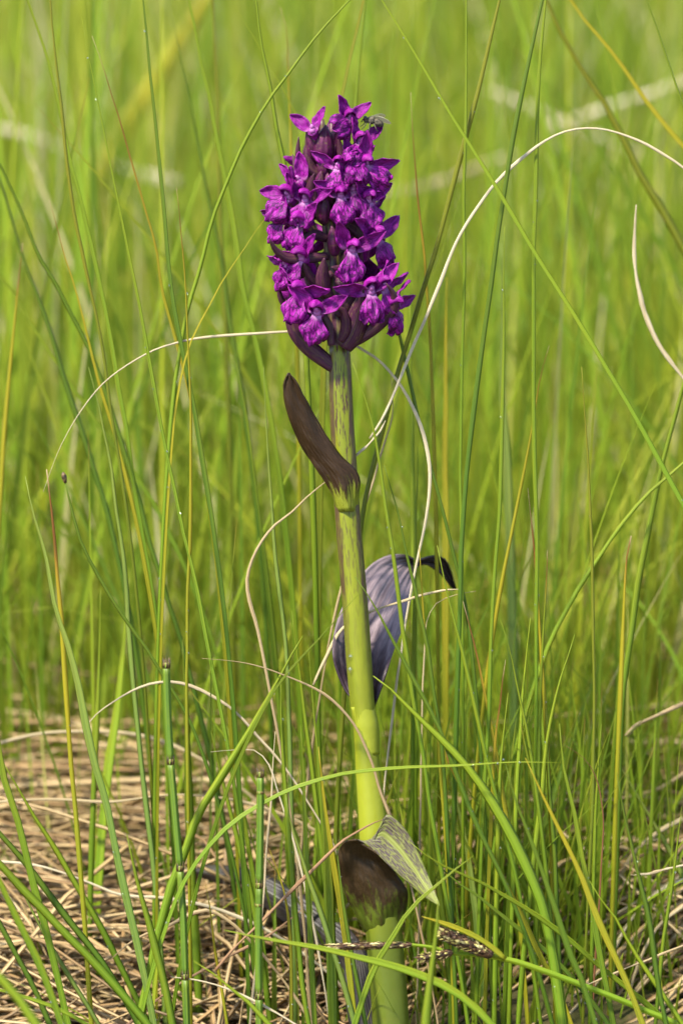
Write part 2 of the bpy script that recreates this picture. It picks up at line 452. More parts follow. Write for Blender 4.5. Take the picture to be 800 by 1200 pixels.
# ------------------------------------------------------------------ ground
rng = random.Random(7)
def mound(x, y):
    return 0.012*math.sin(9*x + 1.3)*math.cos(7*y) + 0.008*math.sin(23*x - 11*y) + 0.006*math.sin(31*y + 17*x)
mb = MB()
xs = sorted(set([-400, -120, -40, -12, -5, -3, -2] + [round(-1.5 + 0.06*i, 3) for i in range(51)] + [2, 3, 5, 12, 40, 120, 400]))
ys = sorted(set([-300, -80, -20, -6, -3, -2] + [round(-1.5 + 0.06*i, 3) for i in range(92)] + [5, 8, 14, 30, 80, 200, 600]))
rows = []
for y in ys:
    row = []
    for x in xs:
        near = max(0.0, 1 - math.hypot(x, y - 1.0)/4.0)
        row.append((x, y, mound(x, y)*min(1, near*3) - 0.004))
    rows.append(row)
mb.grid(rows, pv=lambda i, j: (0, 0, 0))
g = mb.build('ground', M['ground'])
tag(g, 'peaty brown soil under the straw and grass', 'ground', kind='structure')

# ------------------------------------------------------------------ meadow grass and thatch (nobody could count these)
def ribbon_field(name, mat, n, sampler, seed, segs=7):
    r = np.random.default_rng(seed)
    V = []; A = []; F = []
    x, y, h, lean, head, wid, curl, rnd = sampler(r, n)
    n = len(x)
    t = np.linspace(0, 1, segs + 1)                      # 0 root .. 1 tip
    dirx = np.cos(head); diry = np.sin(head)
    off = lean[:, None]*h[:, None]*(0.35*t[None, :] + 0.65*t[None, :]**2) + 0
    drop = curl[:, None]*h[:, None]*t[None, :]**3
    px = x[:, None] + dirx[:, None]*off
    py = y[:, None] + diry[:, None]*off
    pz = h[:, None]*t[None, :]*(1 - 0.12*lean[:, None]**2) - drop - 0.01
    yaw = r.uniform(0, math.pi, n)
    wx = np.cos(yaw); wy = np.sin(yaw)
    prof = np.clip((1 - t)/0.55, 0, 1)**0.75
    prof[-1] = 0.04
    w = wid[:, None]*prof[None, :]*0.5
    Pm = np.stack([px, py, pz], -1)
    W = np.stack([wx, wy, np.zeros(n)], -1)[:, None, :]
    N = np.stack([-wy, wx, np.zeros(n)], -1)[:, None, :]
    L = Pm - W*w[..., None] + N*w[..., None]*0.45
    R = Pm + W*w[..., None] + N*w[..., None]*0.45
    allv = np.stack([L, Pm, R], axis=2).reshape(-1, 3)   # blade, seg, 3
    u = np.tile(np.array([-1, 0, 1], dtype=float), n*(segs+1))
    vv = np.tile(np.repeat(1 - t, 3), n)
    rr = np.repeat(rnd, 3*(segs+1))
    base = (np.arange(n)*(segs+1)*3)[:, None, None]
    si = (np.arange(segs)*3)[None, :, None]
    q = []
    for c in (0, 1):
        q.append(np.stack([base + si + c, base + si + c + 1, base + si + c + 4, base + si + c + 3], -1).reshape(-1, 4))
    faces = np.concatenate(q)
    return raw_mesh(name, mat, allv, faces, np.stack([u, vv, rr], -1))

def raw_mesh(name, mat, verts, faces, pv):
    me = bpy.data.meshes.new(name)
    nv, nf, fs = len(verts), len(faces), faces.shape[1]
    me.vertices.add(nv); me.vertices.foreach_set('co', verts.astype(np.float32).ravel())
    me.loops.add(nf*fs); me.loops.foreach_set('vertex_index', faces.astype(np.int32).ravel())
    me.polygons.add(nf); me.polygons.foreach_set('loop_start', np.arange(0, nf*fs, fs, dtype=np.int32))
    me.polygons.foreach_set('use_smooth', np.ones(nf, dtype=bool))
    me.update(calc_edges=True)
    at = me.attributes.new('pv', 'FLOAT_VECTOR', 'POINT')
    at.data.foreach_set('vector', pv.astype(np.float32).ravel())
    me.materials.append(mat)
    return link(name, me)

def meadow_sampler(r, n):
    y = 0.16 + 5.0*r.random(n)**1.45
    x = (r.random(n)*2 - 1)*(0.34 + 0.36*y)
    # clumping
    cx = r.uniform(-2.2, 2.2, 700); cy = r.uniform(0.2, 5.4, 700)
    ci = r.integers(0, 700, n); cl = r.random(n) < 0.45
    x2 = cx[ci] + r.normal(0, 0.025, n); y2 = cy[ci] + r.normal(0, 0.025, n)
    ok = cl & (np.abs(x2) < 0.34 + 0.36*y2) & (y2 > 0.28)
    x = np.where(ok, x2, x); y = np.where(ok, y2, y)
    h = r.uniform(0.14, 0.40, n)*np.clip(0.50 + 0.55*(y - 0.15), 0.45, 1.0)
    lean = np.abs(r.normal(0, 0.33, n))
    head = r.uniform(0, 2*math.pi, n)
    wid = r.uniform(0.0014, 0.0040, n)*np.clip(0.8 + 0.5*y, 0.8, 2.4)
    curl = np.where(r.random(n) < 0.25, r.uniform(0.1, 0.5, n), 0)
    lowf = 0.5 + 0.27*np.sin(9.1*x + 2.3*y + 1) + 0.27*np.sin(-13.3*x + 5.7*y + 2.2)
    rnd = np.where(r.random(n) < 0.11, 0.88 + 0.12*r.random(n), np.clip(0.60*lowf + 0.40*r.random(n), 0, 0.87))
    return x, y, h, lean, head, wid, curl, rnd
mg = ribbon_field('meadow_grass', M['meadow'], 17000, meadow_sampler, 3)
tag(mg, 'out-of-focus meadow grass filling the background behind the orchid', 'grass', kind='stuff')

def tall_sampler(r, n):
    y = 0.055 + 0.75*r.random(n)**1.15
    x = (r.random(n)*2 - 1)*(0.15 + 0.22*y)
    thin = (x < -0.01) & (y < 0.22) & (r.random(n) < 0.6)
    y = np.where(thin, y + 0.3, y)
    h = r.uniform(0.10, 0.36, n)*np.where(y < 0.14, 0.62, 1.0)
    return (x, y, h, np.abs(r.normal(0, 0.26, n)), r.uniform(0, 6.28, n), r.uniform(0.0009, 0.0022, n)*np.where(y > 0.2, 1.5, 1.0),
            np.where(r.random(n) < 0.3, r.uniform(0.1, 0.4, n), 0), r.random(n))
tg = ribbon_field('tall_grass', M['tall'], 1250, tall_sampler, 21, segs=12)
tag(tg, 'crowd of thin green grass stems a little behind the orchid', 'grass', kind='stuff')

def front_sampler(r, n):
    y = r.uniform(-0.03, 0.10, n)
    x = r.normal(0.055, 0.03, n)
    sel = r.random(n) < 0.3
    x = np.where(sel, r.uniform(-0.13, 0.16, n), x)
    h = r.uniform(0.03, 0.075, n)
    return x, y, h, np.abs(r.normal(0, 0.45, n)), r.uniform(0, 6.28, n), r.uniform(0.0008, 0.0018, n), np.zeros(n), r.random(n)*0.9
fg = ribbon_field('grass_shoots', M['under'], 420, front_sampler, 15)
tag(fg, 'short green shoots crowding round the foot of the orchid', 'grass', kind='stuff')

def under_sampler(r, n):
    y = r.uniform(0.015, 0.5, n)
    x = r.normal(0.045, 0.035, n) + (r.random(n) - 0.5)*0.06
    sel = r.random(n) < 0.68
    x = np.where(sel, r.uniform(-0.3, 0.3, n), x)
    y = np.where(sel, y + 0.06, y*0.40)
    thin = (x < -0.01) & (y < 0.13) & (r.random(n) < 0.6)
    y = np.where(thin, y + 0.35, y)
    h = np.where(sel, r.uniform(0.05, 0.17, n), r.uniform(0.05, 0.13, n))
    lean = np.abs(r.normal(0, 0.3, n))
    return x, y, h, lean, r.uniform(0, 6.28, n), r.uniform(0.0008, 0.0022, n), np.zeros(n), r.random(n)*0.86
ug = ribbon_field('grass_undergrowth', M['under'], 5200, under_sampler, 5)
tag(ug, 'low thin green grass shoots growing up through the straw', 'grass', kind='stuff')

def thatch(name, mat, n, seed):
    r = np.random.default_rng(seed)
    segs = 9
    y = -0.12 + 0.72*r.random(n)**1.5
    x = (r.random(n)*2 - 1)*(0.22 + 0.28*np.clip(y, 0, 2))
    right = x > 0.03 + 0.04*r.normal(size=n)
    head = np.where(right, r.normal(0.75, 0.30, n), r.normal(0.0, 0.42, n))
    head = np.where(r.random(n) < 0.12, r.uniform(-1.6, 1.6, n), head)
    Ln = r.uniform(0.11, 0.36, n)
    arch = np.abs(r.normal(0.0, 0.020, n)) + np.where(right, 0.016, 0.004)
    z0 = r.random(n)**1.4*np.where(x < -0.02, 0.038, 0.034)
    bend = r.normal(0, 0.62, n)
    wid = r.uniform(0.0008, 0.0019, n) + np.where(r.random(n) < 0.12, 0.0011, 0)
    t = np.linspace(-0.5, 0.5, segs + 1)
    ang = head[:, None] + bend[:, None]*t[None, :]*2
    dx = np.cos(ang)*Ln[:, None]/segs; dy = np.sin(ang)*Ln[:, None]/segs*0.8
    px = x[:, None] + np.cumsum(dx, 1) - dx.sum(1)[:, None]/2
    py = y[:, None] + np.cumsum(dy, 1) - dy.sum(1)[:, None]/2
    tilt = r.normal(0, 0.17, n)
    pz = z0[:, None] + arch[:, None]*(1 - (2*t[None, :])**2) + tilt[:, None]*Ln[:, None]*t[None, :] + 0.004
    low = np.clip((py + 0.02)/0.07, 0.2, 1.0)
    cap = (0.050 + 0.035*r.random(n)[:, None])*np.clip(1.2 - 1.1*np.maximum(py, 0), 0.6, 1.0)
    pz = np.maximum(cap*np.tanh(pz*low/cap), 0.0)
    C = np.stack([px, py, pz], -1)
    T = np.gradient(C, axis=1); T /= np.linalg.norm(T, axis=-1, keepdims=True)
    B = np.cross(T, np.array([0, 0, 1.0])); B /= np.linalg.norm(B, axis=-1, keepdims=True)
    Nn = np.cross(B, T)
    w = wid[:, None, None]*0.5*np.clip(np.minimum((0.5 - np.abs(t))*8 + 0.25, 1), 0, 1)[None, :, None]
    ring = []
    tw = r.uniform(-1, 1, n)[:, None, None]
    for a in (0.3, 2.4, 4.5):
        ring.append(C + B*w*np.cos(a + tw) + Nn*w*0.7*np.sin(a + tw))
    allv = np.stack(ring, axis=2).reshape(-1, 3)
    u = np.tile(np.array([-1, 0, 1], dtype=float), n*(segs+1))
    vv = np.tile(np.repeat(np.linspace(0, 1, segs+1), 3), n)
    rr = np.repeat(r.random(n), 3*(segs+1))
    base = (np.arange(n)*(segs+1)*3)[:, None, None]; si = (np.arange(segs)*3)[None, :, None]
    q = []
    for c in range(3):
        e = (c + 1) % 3
        q.append(np.stack([base + si + c, base + si + e, base + si + e + 3, base + si + c + 3], -1).reshape(-1, 4))
    return raw_mesh(name, mat, allv, np.concatenate(q), np.stack([u, vv, rr], -1))
th = thatch('dry_straw', M['thatch'], 3500, 11)
tag(th, 'matted dry straw lying over the ground among the grass', 'straw', kind='stuff')

# ------------------------------------------------------------------ single blades, rushes and straws
KEEL = [(-1, .30), (-.5, .06), (0, -.14), (.5, .06), (1, .30), (.5, .20), (0, .06), (-.5, .20)]
ROUND = [(math.cos(2*math.pi*i/7), math.sin(2*math.pi*i/7)) for i in range(7)]
DEW = []
def curve3d(pts, d, root=True, n=None):
    d0, d1 = d if isinstance(d, tuple) else (d, d)
    pts = [tuple(map(float, p)) for p in pts]
    def edge(p): return p[0] <= 1 or p[0] >= 799 or p[1] <= 1
    if edge(pts[0]):
        dx, dy = pts[0][0]-pts[1][0], pts[0][1]-pts[1][1]
        L = math.hypot(dx, dy)
        ux, uy = dx/L, dy/L
        pts = [(pts[0][0] + ux*150, pts[0][1] + uy*150 + 12), (pts[0][0] + ux*70, pts[0][1] + uy*70 + 3)] + pts
    n2 = len(pts)
    q = catmull(pts, max(10, 5*n2))
    out = [np.array(P(x, y, d0 + (d1-d0)*i/(len(q)-1))) for i, (x, y) in enumerate(q)]
    if root:
        t = nz(out[-1] - out[-4])
        guard = 0
        while out[-1][2] > -0.01 and guard < 80:
            t = nz(t*0.93 + np.array([0, 0, -0.10]))
            out.append(out[-1] + t*0.008); guard += 1
    L = sum(np.linalg.norm(np.array(out[i+1])-out[i]) for i in range(len(out)-1))
    nn = n or int(min(60, max(14, L/0.006)))
    return catmull(out, nn)

def ribbon(mb, C, w, kind, rs, tipfrac=None, thick=None, wob=1.0):
    n = len(C)
    T = np.gradient(C, axis=0)
    L = np.concatenate([[0], np.cumsum(np.linalg.norm(np.diff(C, axis=0), axis=1))])
    fwd = np.array(FWD)
    phi0 = rs.uniform(-0.5, 0.5); phi1 = rs.uniform(-0.5, 0.5)
    sec = KEEL if kind == 'flat' else ROUND
    flip = rs.choice((-1, 1))
    rows = []
    ph = rs.uniform(0, 6)
    for i in range(n):
        t = nz(T[i]); v = L[i]/L[-1]
        b = nz(np.cross(fwd, t)); c = nz(np.cross(t, b))
        phi = phi0 + (phi1 - phi0)*v
        if kind != 'flat': phi = 0
        B = b*math.cos(phi) + c*math.sin(phi); Cc = -b*math.sin(phi) + c*math.cos(phi)
        tl = (tipfrac or (0.33 if kind == 'flat' else 0.2))
        pr = min(1.0, (v/tl)**0.75 if v > 0 else 0)
        pr = max(pr, 0.10 if kind == 'flat' else 0.22)
        pr *= 1 + 0.07*wob*math.sin(v*23 + ph) + 0.05*wob*math.sin(v*57 + 2*ph)
        if kind == 'straw': pr *= 1 + 0.22*math.sin(v*9 + ph) + 0.12*math.sin(v*31 + 3*ph)
        hw = 0.5*w*pr/ (max(0.72, abs(math.cos(phi))) if kind == 'flat' else 1)
        if kind == 'flat':
            rows.append([C[i] + B*hw*a + Cc*hw*bb*1.15*flip for a, bb in sec])
        else:
            f = 1.0 if kind == 'rush' else 0.5
            rows.append([C[i] + B*hw*a + Cc*hw*bb*f for a, bb in sec])
    us = [a for a, _ in sec]
    mb.grid(rows, closed=True, cap=True, pv=lambda i, j: (us[j], L[i]/L[-1], 0.5))

SEEN = set()
def blade(kind, mat, w, d, pts, label, name=None, root=True, dew=0.0, group=None):
    rs = random.Random(label)
    C = curve3d(pts, d, root)
    if kind == 'straw':
        w *= 0.72
        rk = np.random.default_rng(len(label)*31 + int(pts[0][0]))
        jit = np.cumsum(rk.normal(0, 1, (len(C), 3)), 0)
        jit -= np.linspace(0, 1, len(C))[:, None]*jit[-1]
        C = catmull(C + jit*0.00008, 2*len(C))
    d0 = d[0] if isinstance(d, tuple) else d
    mb = MB()
    ribbon(mb, C, w*S*(DIST + d0)/DIST, kind, rs, wob=(1.4 if kind == 'straw' else 1.0))
    nm = name or {'flat': 'grass_blade', 'rush': 'rush_stem', 'straw': 'dry_straw_stalk'}[kind]
    cat = {'flat': 'grass blade', 'rush': 'rush', 'straw': 'straw'}[kind]
    o = mb.build(nm, M[mat])
    assert label not in SEEN, label
    SEEN.add(label)
    grp = group or {'flat': 'single blades of grass round the orchid', 'rush': 'thin round rushes round the orchid',
                    'straw': 'loose dry straws round the orchid'}[kind]
    tag(o, label, cat, grp)
    if dew > 0:
        for i in range(2, len(C) - 1):
            if rs.random() < dew:
                side = rs.choice((-1, 1))
                DEW.append((C[i] + np.array((side*w*S*0.35, -w*S*0.35, 0.0)), rs.uniform(0.00018, 0.00042)))
    return o


F, RU, ST = 'flat', 'rush', 'straw'
for args in [
 # upper left
 (F,'lime',4.2,0.0,[(96,19),(103,60),(113,110),(123,160),(133,210),(143,258),(151,298),(163,355),(170,395),(180,450),(187,490),(197,540),(206,580),(214,620),(224,660),(232,695),(240,740),(250,790),(262,850)],'slender yellow-green blade whose clean tip ends near the top left corner'),
 (F,'yellow_bb',4,0.02,[(108,42),(120,75),(132,115),(141,142),(150,175),(163,220),(175,262),(183,290),(190,340),(205,395),(222,460),(235,530)],'yellowing blade with long withered brown tip in the upper left'),
 (F,'dark',5.5,0.01,[(168,0),(172,40),(176,85),(182,140),(187,190),(192,240),(196,290),(200,330),(206,370),(216,420),(228,480),(236,530),(246,590),(256,660)],'dark green blade cut by the top edge, third of the way across, almost upright'),
 (RU,'olive_b',4,0.02,[(59,-6),(61,25),(64,55),(68,90),(73,130),(77,175),(82,215),(88,255),(97,297),(104,330),(112,365),(119,400),(125,440),(130,480),(140,540)],'olive rush stem with brown section at the top edge on the far left'),
 (F,'green',5.5,0.035,[(33,0),(45,35),(55,65),(64,100),(75,150),(84,195),(94,230),(102,265),(110,298),(120,345),(127,380),(135,425),(140,460),(148,500),(153,540),(158,570),(166,620),(175,670),(184,725),(189,775)],'soft green blade entering at the top left and crossing the brown-topped rush'),
 (F,'dark',6,0.05,[(0,193),(15,225),(30,260),(45,300),(62,327),(80,362),(100,400),(115,437),(125,465),(140,512),(150,545),(165,597),(175,637),(185,667),(198,710),(210,745),(222,790),(233,835),(243,875)],'long dark green blade sloping from the left edge down under the thin arched straw'),
 (F,'dark',6,0.07,[(0,210),(10,242),(26,298),(42,340),(60,390),(72,432),(85,472),(100,517),(115,565),(126,600),(140,660)],'dark green blade running just below and beside the longest left-edge blade'),
 (F,'yellow_b',4.5,0.03,[(58,234),(66,262),(76,300),(86,330),(97,370),(107,412),(118,455),(132,500),(148,560)],'short-tipped yellow blade with orange tip below the top left rush'),
 (F,'yellow_b',7,0.07,[(27,285),(22,330),(18,370),(14,410),(9,462),(4,520),(1,575),(-4,640)],'pale yellow-green blade with a brown stub hugging the left edge'),
 (F,'green',5,0.09,[(0,322),(20,350),(40,385),(70,430),(110,490),(150,545),(180,590),(210,650)],'blurred green blade sloping right from the left edge below the pale stub'),
 (F,'blue',9,-0.012,[(30,558),(39,600),(54,650),(65,710),(80,755),(92,800),(102,852),(113,900),(125,940),(135,990),(147,1045),(160,1100),(170,1145)],'broad blue-green blade with pale edge tipped beside the low end of the arched straw'),
 (RU,'yellow_bb',6,-0.004,[(55,550),(58,575),(61,600),(65,640),(68,680),(72,720),(75,770),(79,830),(84,900),(88,940),(93,1000),(97,1050),(101,1100),(104,1150),(107,1190)],'yellow-green round stem with withered brown top meeting the end of the arched straw'),
 (F,'blue',6.5,0.03,[(104,430),(117,480),(122,507),(130,545),(136,597),(143,640),(148,690),(150,730),(155,790),(160,840),(166,900),(173,960),(178,1000),(182,1040)],'pale bluish blade standing behind the small brown-headed rush'),
 (F,'green',7,0.06,[(222,0),(228,30),(235,70),(245,110),(252,150),(260,190),(270,240),(278,290),(285,340),(300,400),(312,460)],'soft green blade leaning right, cut by the top edge left of the spike'),
 (F,'dark',6,0.09,[(200,10),(208,50),(216,90),(225,130),(232,170),(240,215),(250,260),(260,310),(268,370),(280,440)],'blurred dark blade in the gap between the two upright top-edge blades on the left'),
 (F,'olive',6,0.12,[(249,0),(252,60),(255,120),(256,180),(258,260),(262,340)],'blurred olive blade standing straight left of the spike at the top edge'),
 (F,'lime',4.8,0.015,[(410,0),(385,26),(360,56),(340,84),(320,110),(300,142),(280,180),(267,212),(255,240),(246,268),(239,297),(230,330),(220,362),(212,405),(205,450),(200,500)],'bright lime blade slanting down left from the top edge beside the spike top'),
 (F,'green',7,0.02,[(300,0),(305,45),(312,80),(318,110),(322,140),(328,170),(334,198),(342,240),(350,300),(356,380)],'green blade dropping from the top edge, vanishing behind the left flowers'),
 (F,'yellow_b',5,0.08,[(328,8),(335,30),(337,60),(338,100),(340,140),(341,175),(344,260)],'blurred yellow blade with pale curled tip left of the spike top'),
 (F,'yellow_b',4,0.0,[(207,220),(210,245),(212,270),(215,300),(218,340),(220,390),(222,430),(224,480),(224,530),(224,590),(223,640),(220,700),(220,760),(219,800),(220,880)],'straight yellow-green blade with a fine brown tip crossed by the arched straw'),
 (F,'yellow',3.4,0.008,[(314,252),(298,273),(282,298),(262,327),(242,365),(226,395),(215,430),(206,480),(202,520)],'thin yellow blade pointing up right towards the left flowers of the spike'),
 (F,'blue',5.5,0.02,[(309,430),(310,460),(312,500),(315,550),(318,590),(322,650),(328,700),(335,760),(338,830)],'pale green upright blade with blunt tip left of the brown stem leaf'),
 (F,'green',6,0.05,[(277,425),(284,460),(290,490),(296,540),(302,590),(310,650)],'blurred green blade tip between the arched straw and the brown stem leaf'),
 # soft bright leaves far behind
 (F,'lime',22,0.75,[(405,118),(360,145),(300,182),(250,215),(205,248),(160,290)],'wide blurred lime leaf slanting behind the spike in the upper left background'),
 (F,'yellow',18,0.6,[(247,-10),(225,25),(190,80),(150,145),(110,220),(80,290),(50,370)],'blurred bright yellow leaf slanting through the upper left background'),
 (F,'lime',24,0.9,[(30,-20),(18,60),(8,140),(2,230),(0,330)],'broad pale blurred leaf at the top of the left edge'),
 (F,'blue',18,0.5,[(597,90),(594,160),(592,240),(590,330),(592,420)],'soft wide pale leaf standing right of centre in the background'),
 # upper right
 (F,'lime',5.5,-0.012,[(447,0),(475,45),(500,87),(525,130),(545,162),(575,210),(600,252),(627,298),(660,350),(685,390),(712,435),(740,482),(770,537),(800,592),(822,630),(846,690)],'long lime blade slanting from the top edge near the fly to the right edge'),
 (RU,'olive',6,0.012,[(585,0),(572,55),(560,107),(547,155),(535,200),(520,257),(509,298),(497,335),(482,385),(465,440),(450,497),(435,555),(427,590),(420,640)],'stout olive rush leaning left towards the stem, crossing the long lime blade'),
 (RU,'green',4,0.01,[(546,0),(546,100),(545,170),(543,230),(544,300),(543,360),(541,430),(540,500),(539,560),(540,600),(541,680)],'thin straight green rush standing behind the crossing of lime blade and olive rush'),
 (RU,'dark',6,0.0,[(635,0),(617,82),(602,155),(592,217),(582,282),(575,335),(565,405),(555,480),(547,550),(543,600),(540,650),(539,700),(537,760)],'tall dark green rush leaning left below the big arched straw'),
 (RU,'green',5,0.006,[(639,0),(635,40),(631,90),(629,140),(628,190),(627,240),(625,300),(625,400),(625,470),(626,540),(628,600),(629,650),(628,720),(628,790)],'tall upright green rush right of the dark one, passing behind the big arched straw'),
 (F,'olive',9,0.10,[(640,0),(655,35),(672,65),(690,95),(705,115),(720,145),(735,172),(750,205),(772,240),(800,290)],'broad blurred olive blade sloping to the right edge in the upper right'),
 (F,'yellow_b',7,0.08,[(668,0),(685,25),(700,42),(715,60),(730,80),(750,110),(765,130),(785,155),(805,178),(840,230)],'soft yellow blade with brown tip sloping off the upper right edge'),
 (F,'green',4,0.01,[(757,0),(770,35),(780,65),(790,95),(802,130),(820,190),(840,290)],'thin sharp green blade at the top right corner'),
 (RU,'olive',3.8,0.0,[(681,430),(683,460),(685,490),(688,530),(690,570),(691,600),(693,640),(694,700),(695,760),(696,820),(695,880),(694,940),(691,1000)],'lone sharp upright blade tip standing clear in the right half'),
 (F,'yellow_b',5,0.02,[(643,405),(637,425),(631,450),(625,490),(616,540),(604,600),(590,670)],'yellow blade tip crossing behind the tall upright green rush'),
 (F,'blue',11,0.09,[(586,285),(588,330),(588,400),(588,460),(592,520),(595,590),(598,680)],'broad pale blurred blade behind the dark rush right of centre'),
 (RU,'green',4.8,0.0,[(591,265),(590,320),(590,400),(588,500),(585,600),(580,662),(575,750),(572,850),(569,890),(566,950)],'slim green rush just right of the dark leaning one, running down to the lower grass'),
 (F,'yellow_bb',4.5,0.03,[(481,108),(483,150),(486,190),(489,230),(493,265),(497,297),(499,330),(503,380),(506,450)],'brown-tipped yellow blade standing alone between the fly and the olive rush'),
 (F,'olive',7.5,0.04,[(426,0),(419,32),(411,64),(404,97),(398,130),(392,200)],'olive blade disappearing behind the top of the flower spike'),
 (F,'green',5,0.06,[(428,0),(423,50),(419,90),(416,130),(412,200)],'blurred green blade close beside the olive one above the spike'),
 (RU,'dark',4.4,0.012,[(443,225),(449,275),(454,312),(462,365),(472,410),(482,455),(493,505),(507,557),(519,600),(530,645),(540,685),(547,720),(553,770)],'thin dark green rush emerging behind the right side of the flower spike'),
 (F,'lime',7,0.05,[(480,352),(481,420),(483,480),(483,540),(484,600),(485,680)],'soft light green upright blade behind the loop of dry straw'),
 (F,'yellow',8,0.08,[(523,325),(522,400),(522,470),(521,540),(522,600),(522,700)],'blurred yellow upright blade between the straw loop and the dark rush'),
 (F,'green',5.5,0.03,[(489,522),(489,560),(487,600),(486,660)],'green blade tip just inside the lower bend of the straw loop'),
 (F,'green',7.5,0.03,[(802,445),(787,502),(775,547),(765,595),(755,645),(747,685),(740,740),(731,800),(727,850),(725,900)],'wide green blade curving down from the right edge beside the dark-tipped rush'),
 (F,'lime',5.5,0.025,[(803,540),(780,560),(760,577),(741,598),(720,625),(700,655),(680,685),(662,717),(645,750),(630,790)],'lime blade slanting down left from the right edge behind the lone upright tip'),
 (RU,'yellow_b',5.5,0.02,[(739,628),(736,642),(733,660),(731,700),(729,750),(727,800),(724,870)],'yellow rush with a small dark brown tip near the right edge'),
 # centre and lower right
 (RU,'dark',5.5,-0.014,[(416,676),(437,707),(460,750),(482,792),(500,825),(515,855),(530,895),(545,935),(562,975),(582,1015)],'dark green stalk with blunt tip leaning across the front of the orchid stem'),
 (F,'lime',13,-0.016,[(437,792),(455,805),(475,825),(490,840),(515,864),(540,890),(560,915),(578,942),(597,975),(612,1005),(635,1060),(648,1120),(658,1190)],'broad lime green blade tipped beside the stem, arching down to the bottom right'),
 (F,'green',4.5,-0.016,[(422,694),(400,718),(380,742),(360,763),(340,785),(322,808),(305,838)],'thin green blade lying across the stem and pointing up right'),
 (F,'lime',10,-0.011,[(355,745),(345,762),(335,780),(325,800),(310,825),(300,845),(285,870),(267,900),(250,927),(232,957),(217,1000),(203,1035),(190,1080)],'wide keeled bright green blade slanting up right to a ragged tip left of the stem'),
 (F,'lime',4.8,-0.022,[(658,894),(600,893),(540,897),(480,899),(440,902),(400,907),(370,915),(340,925),(310,940),(285,955),(260,975),(240,998),(224,1020),(208,1050),(192,1095)],'long lime blade arching level across the front of the stem to the lower left'),
 (F,'green',6.5,-0.011,[(329,790),(329,830),(331,880),(334,920),(336,950),(340,1000),(345,1060),(350,1110),(355,1160),(362,1200)],'upright green blade in front of the level arching one, left of the stem'),
 (F,'green',6.5,0.02,[(342,715),(345,745),(350,780),(357,840),(365,900),(372,960),(378,1010)],'pale blade with a bitten tip just above the wide keeled one'),
 (F,'green',4.2,0.01,[(361,757),(364,790),(368,840),(372,880),(376,940)],'short thin upright blade left of the purple leaf'),
 (F,'yellow',7,0.0,[(373,875),(376,905),(380,940),(385,975),(392,1020),(400,1070),(408,1130)],'yellow-green blade tip in front of the stem base on the left'),
 (F,'green',12,0.004,[(376,900),(380,950),(383,1000),(386,1060),(388,1120),(390,1200)],'broad upright green blade standing left of the folded lower leaf'),
 (F,'dark',5.5,-0.012,[(393,975),(396,1010),(402,1060),(410,1110),(420,1160),(428,1200)],'dark green blade crossing the left edge of the folded lower leaf'),
 (F,'lime',9,-0.04,[(263,1090),(300,1098),(340,1105),(380,1112),(420,1122),(460,1132),(490,1142),(520,1155),(550,1175),(575,1200)],'bright blade lying level across the stem base below the sedge spikes'),
 (F,'lime',7,-0.03,[(554,1003),(540,1013),(520,1030),(500,1047),(480,1065),(465,1090),(452,1110),(440,1130),(430,1155),(420,1185)],'lime blade slanting up right past the tip of the folded lower leaf'),
 (F,'green',11,-0.07,[(513,1056),(511,1090),(506,1130),(501,1170),(498,1205)],'blurred upright blade below the tip of the folded lower leaf'),
 (F,'green',6.5,-0.022,[(478,985),(500,1003),(530,1020),(560,1032),(600,1055),(625,1070),(662,1097),(700,1130),(725,1150),(750,1170),(775,1192)],'pale green blade running down right from the folded lower leaf'),
 (F,'dark',5.5,-0.004,[(500,1000),(530,1030),(560,1050),(590,1075),(625,1102),(660,1135),(690,1170)],'dark blade running just below the pale one from the folded lower leaf'),
 (F,'yellow_b',6,-0.006,[(520,870),(527,900),(545,932),(555,962),(575,1000),(590,1032),(615,1080),(632,1120),(650,1150),(667,1195)],'yellowing blade sloping right behind the broad lime one'),
 (RU,'green',4.8,-0.006,[(512,639),(522,687),(530,720),(542,765),(550,800),(560,845),(570,890),(585,950),(600,1010)],'slim green rush with pale tip right of the purple leaf'),
 (F,'yellow_bb',4.8,0.0,[(542,704),(550,735),(558,765),(563,790),(570,825),(577,860),(583,895),(592,950)],'rusty orange-tipped blade beside the slim pale-tipped rush'),
 (RU,'green',5.2,-0.006,[(413,425),(427,465),(437,500),(445,545),(452,597),(460,645),(467,700),(472,740),(477,770),(482,807),(487,837),(497,892),(503,940),(511,985),(522,1050),(530,1090)],'long green rush passing in front of the purple leaf close to the stem'),
 (RU,'dark',4.8,-0.002,[(450,545),(457,570),(466,600),(475,645),(485,685),(492,720),(500,755),(505,790),(510,825),(516,860),(521,920),(525,1000),(529,1070)],'dark green rush just right of the long one before the purple leaf'),
 (RU,'yellow',3.6,0.003,[(491,642),(494,687),(497,735),(501,760),(507,800),(512,850),(515,892),(520,960)],'very thin yellowing rush behind the two crossing the purple leaf'),
 (F,'yellow_bb',4.5,-0.002,[(592,773),(588,800),(585,830),(581,855),(578,895),(575,960)],'short blade with a flame-orange tip amid the lower right grass'),
 (F,'lime',6.5,-0.004,[(595,812),(592,840),(589,870),(586,905),(584,970)],'stubby lime blade with cut tip beside the flame-tipped one'),
 (F,'green',5,-0.004,[(586,726),(592,745),(598,765),(603,790),(608,815),(615,845),(622,885),(630,940)],'green blade leaning left in the tuft right of the purple leaf'),
 (F,'lime',6,0.0,[(621,724),(618,750),(615,780),(611,820),(609,860),(606,900),(604,940),(602,990)],'light upright blade at the middle of the lower right tuft'),
 (F,'green',5,0.004,[(624,808),(618,830),(612,850),(606,885),(602,940)],'short green blade leaning right in the lower right tuft'),
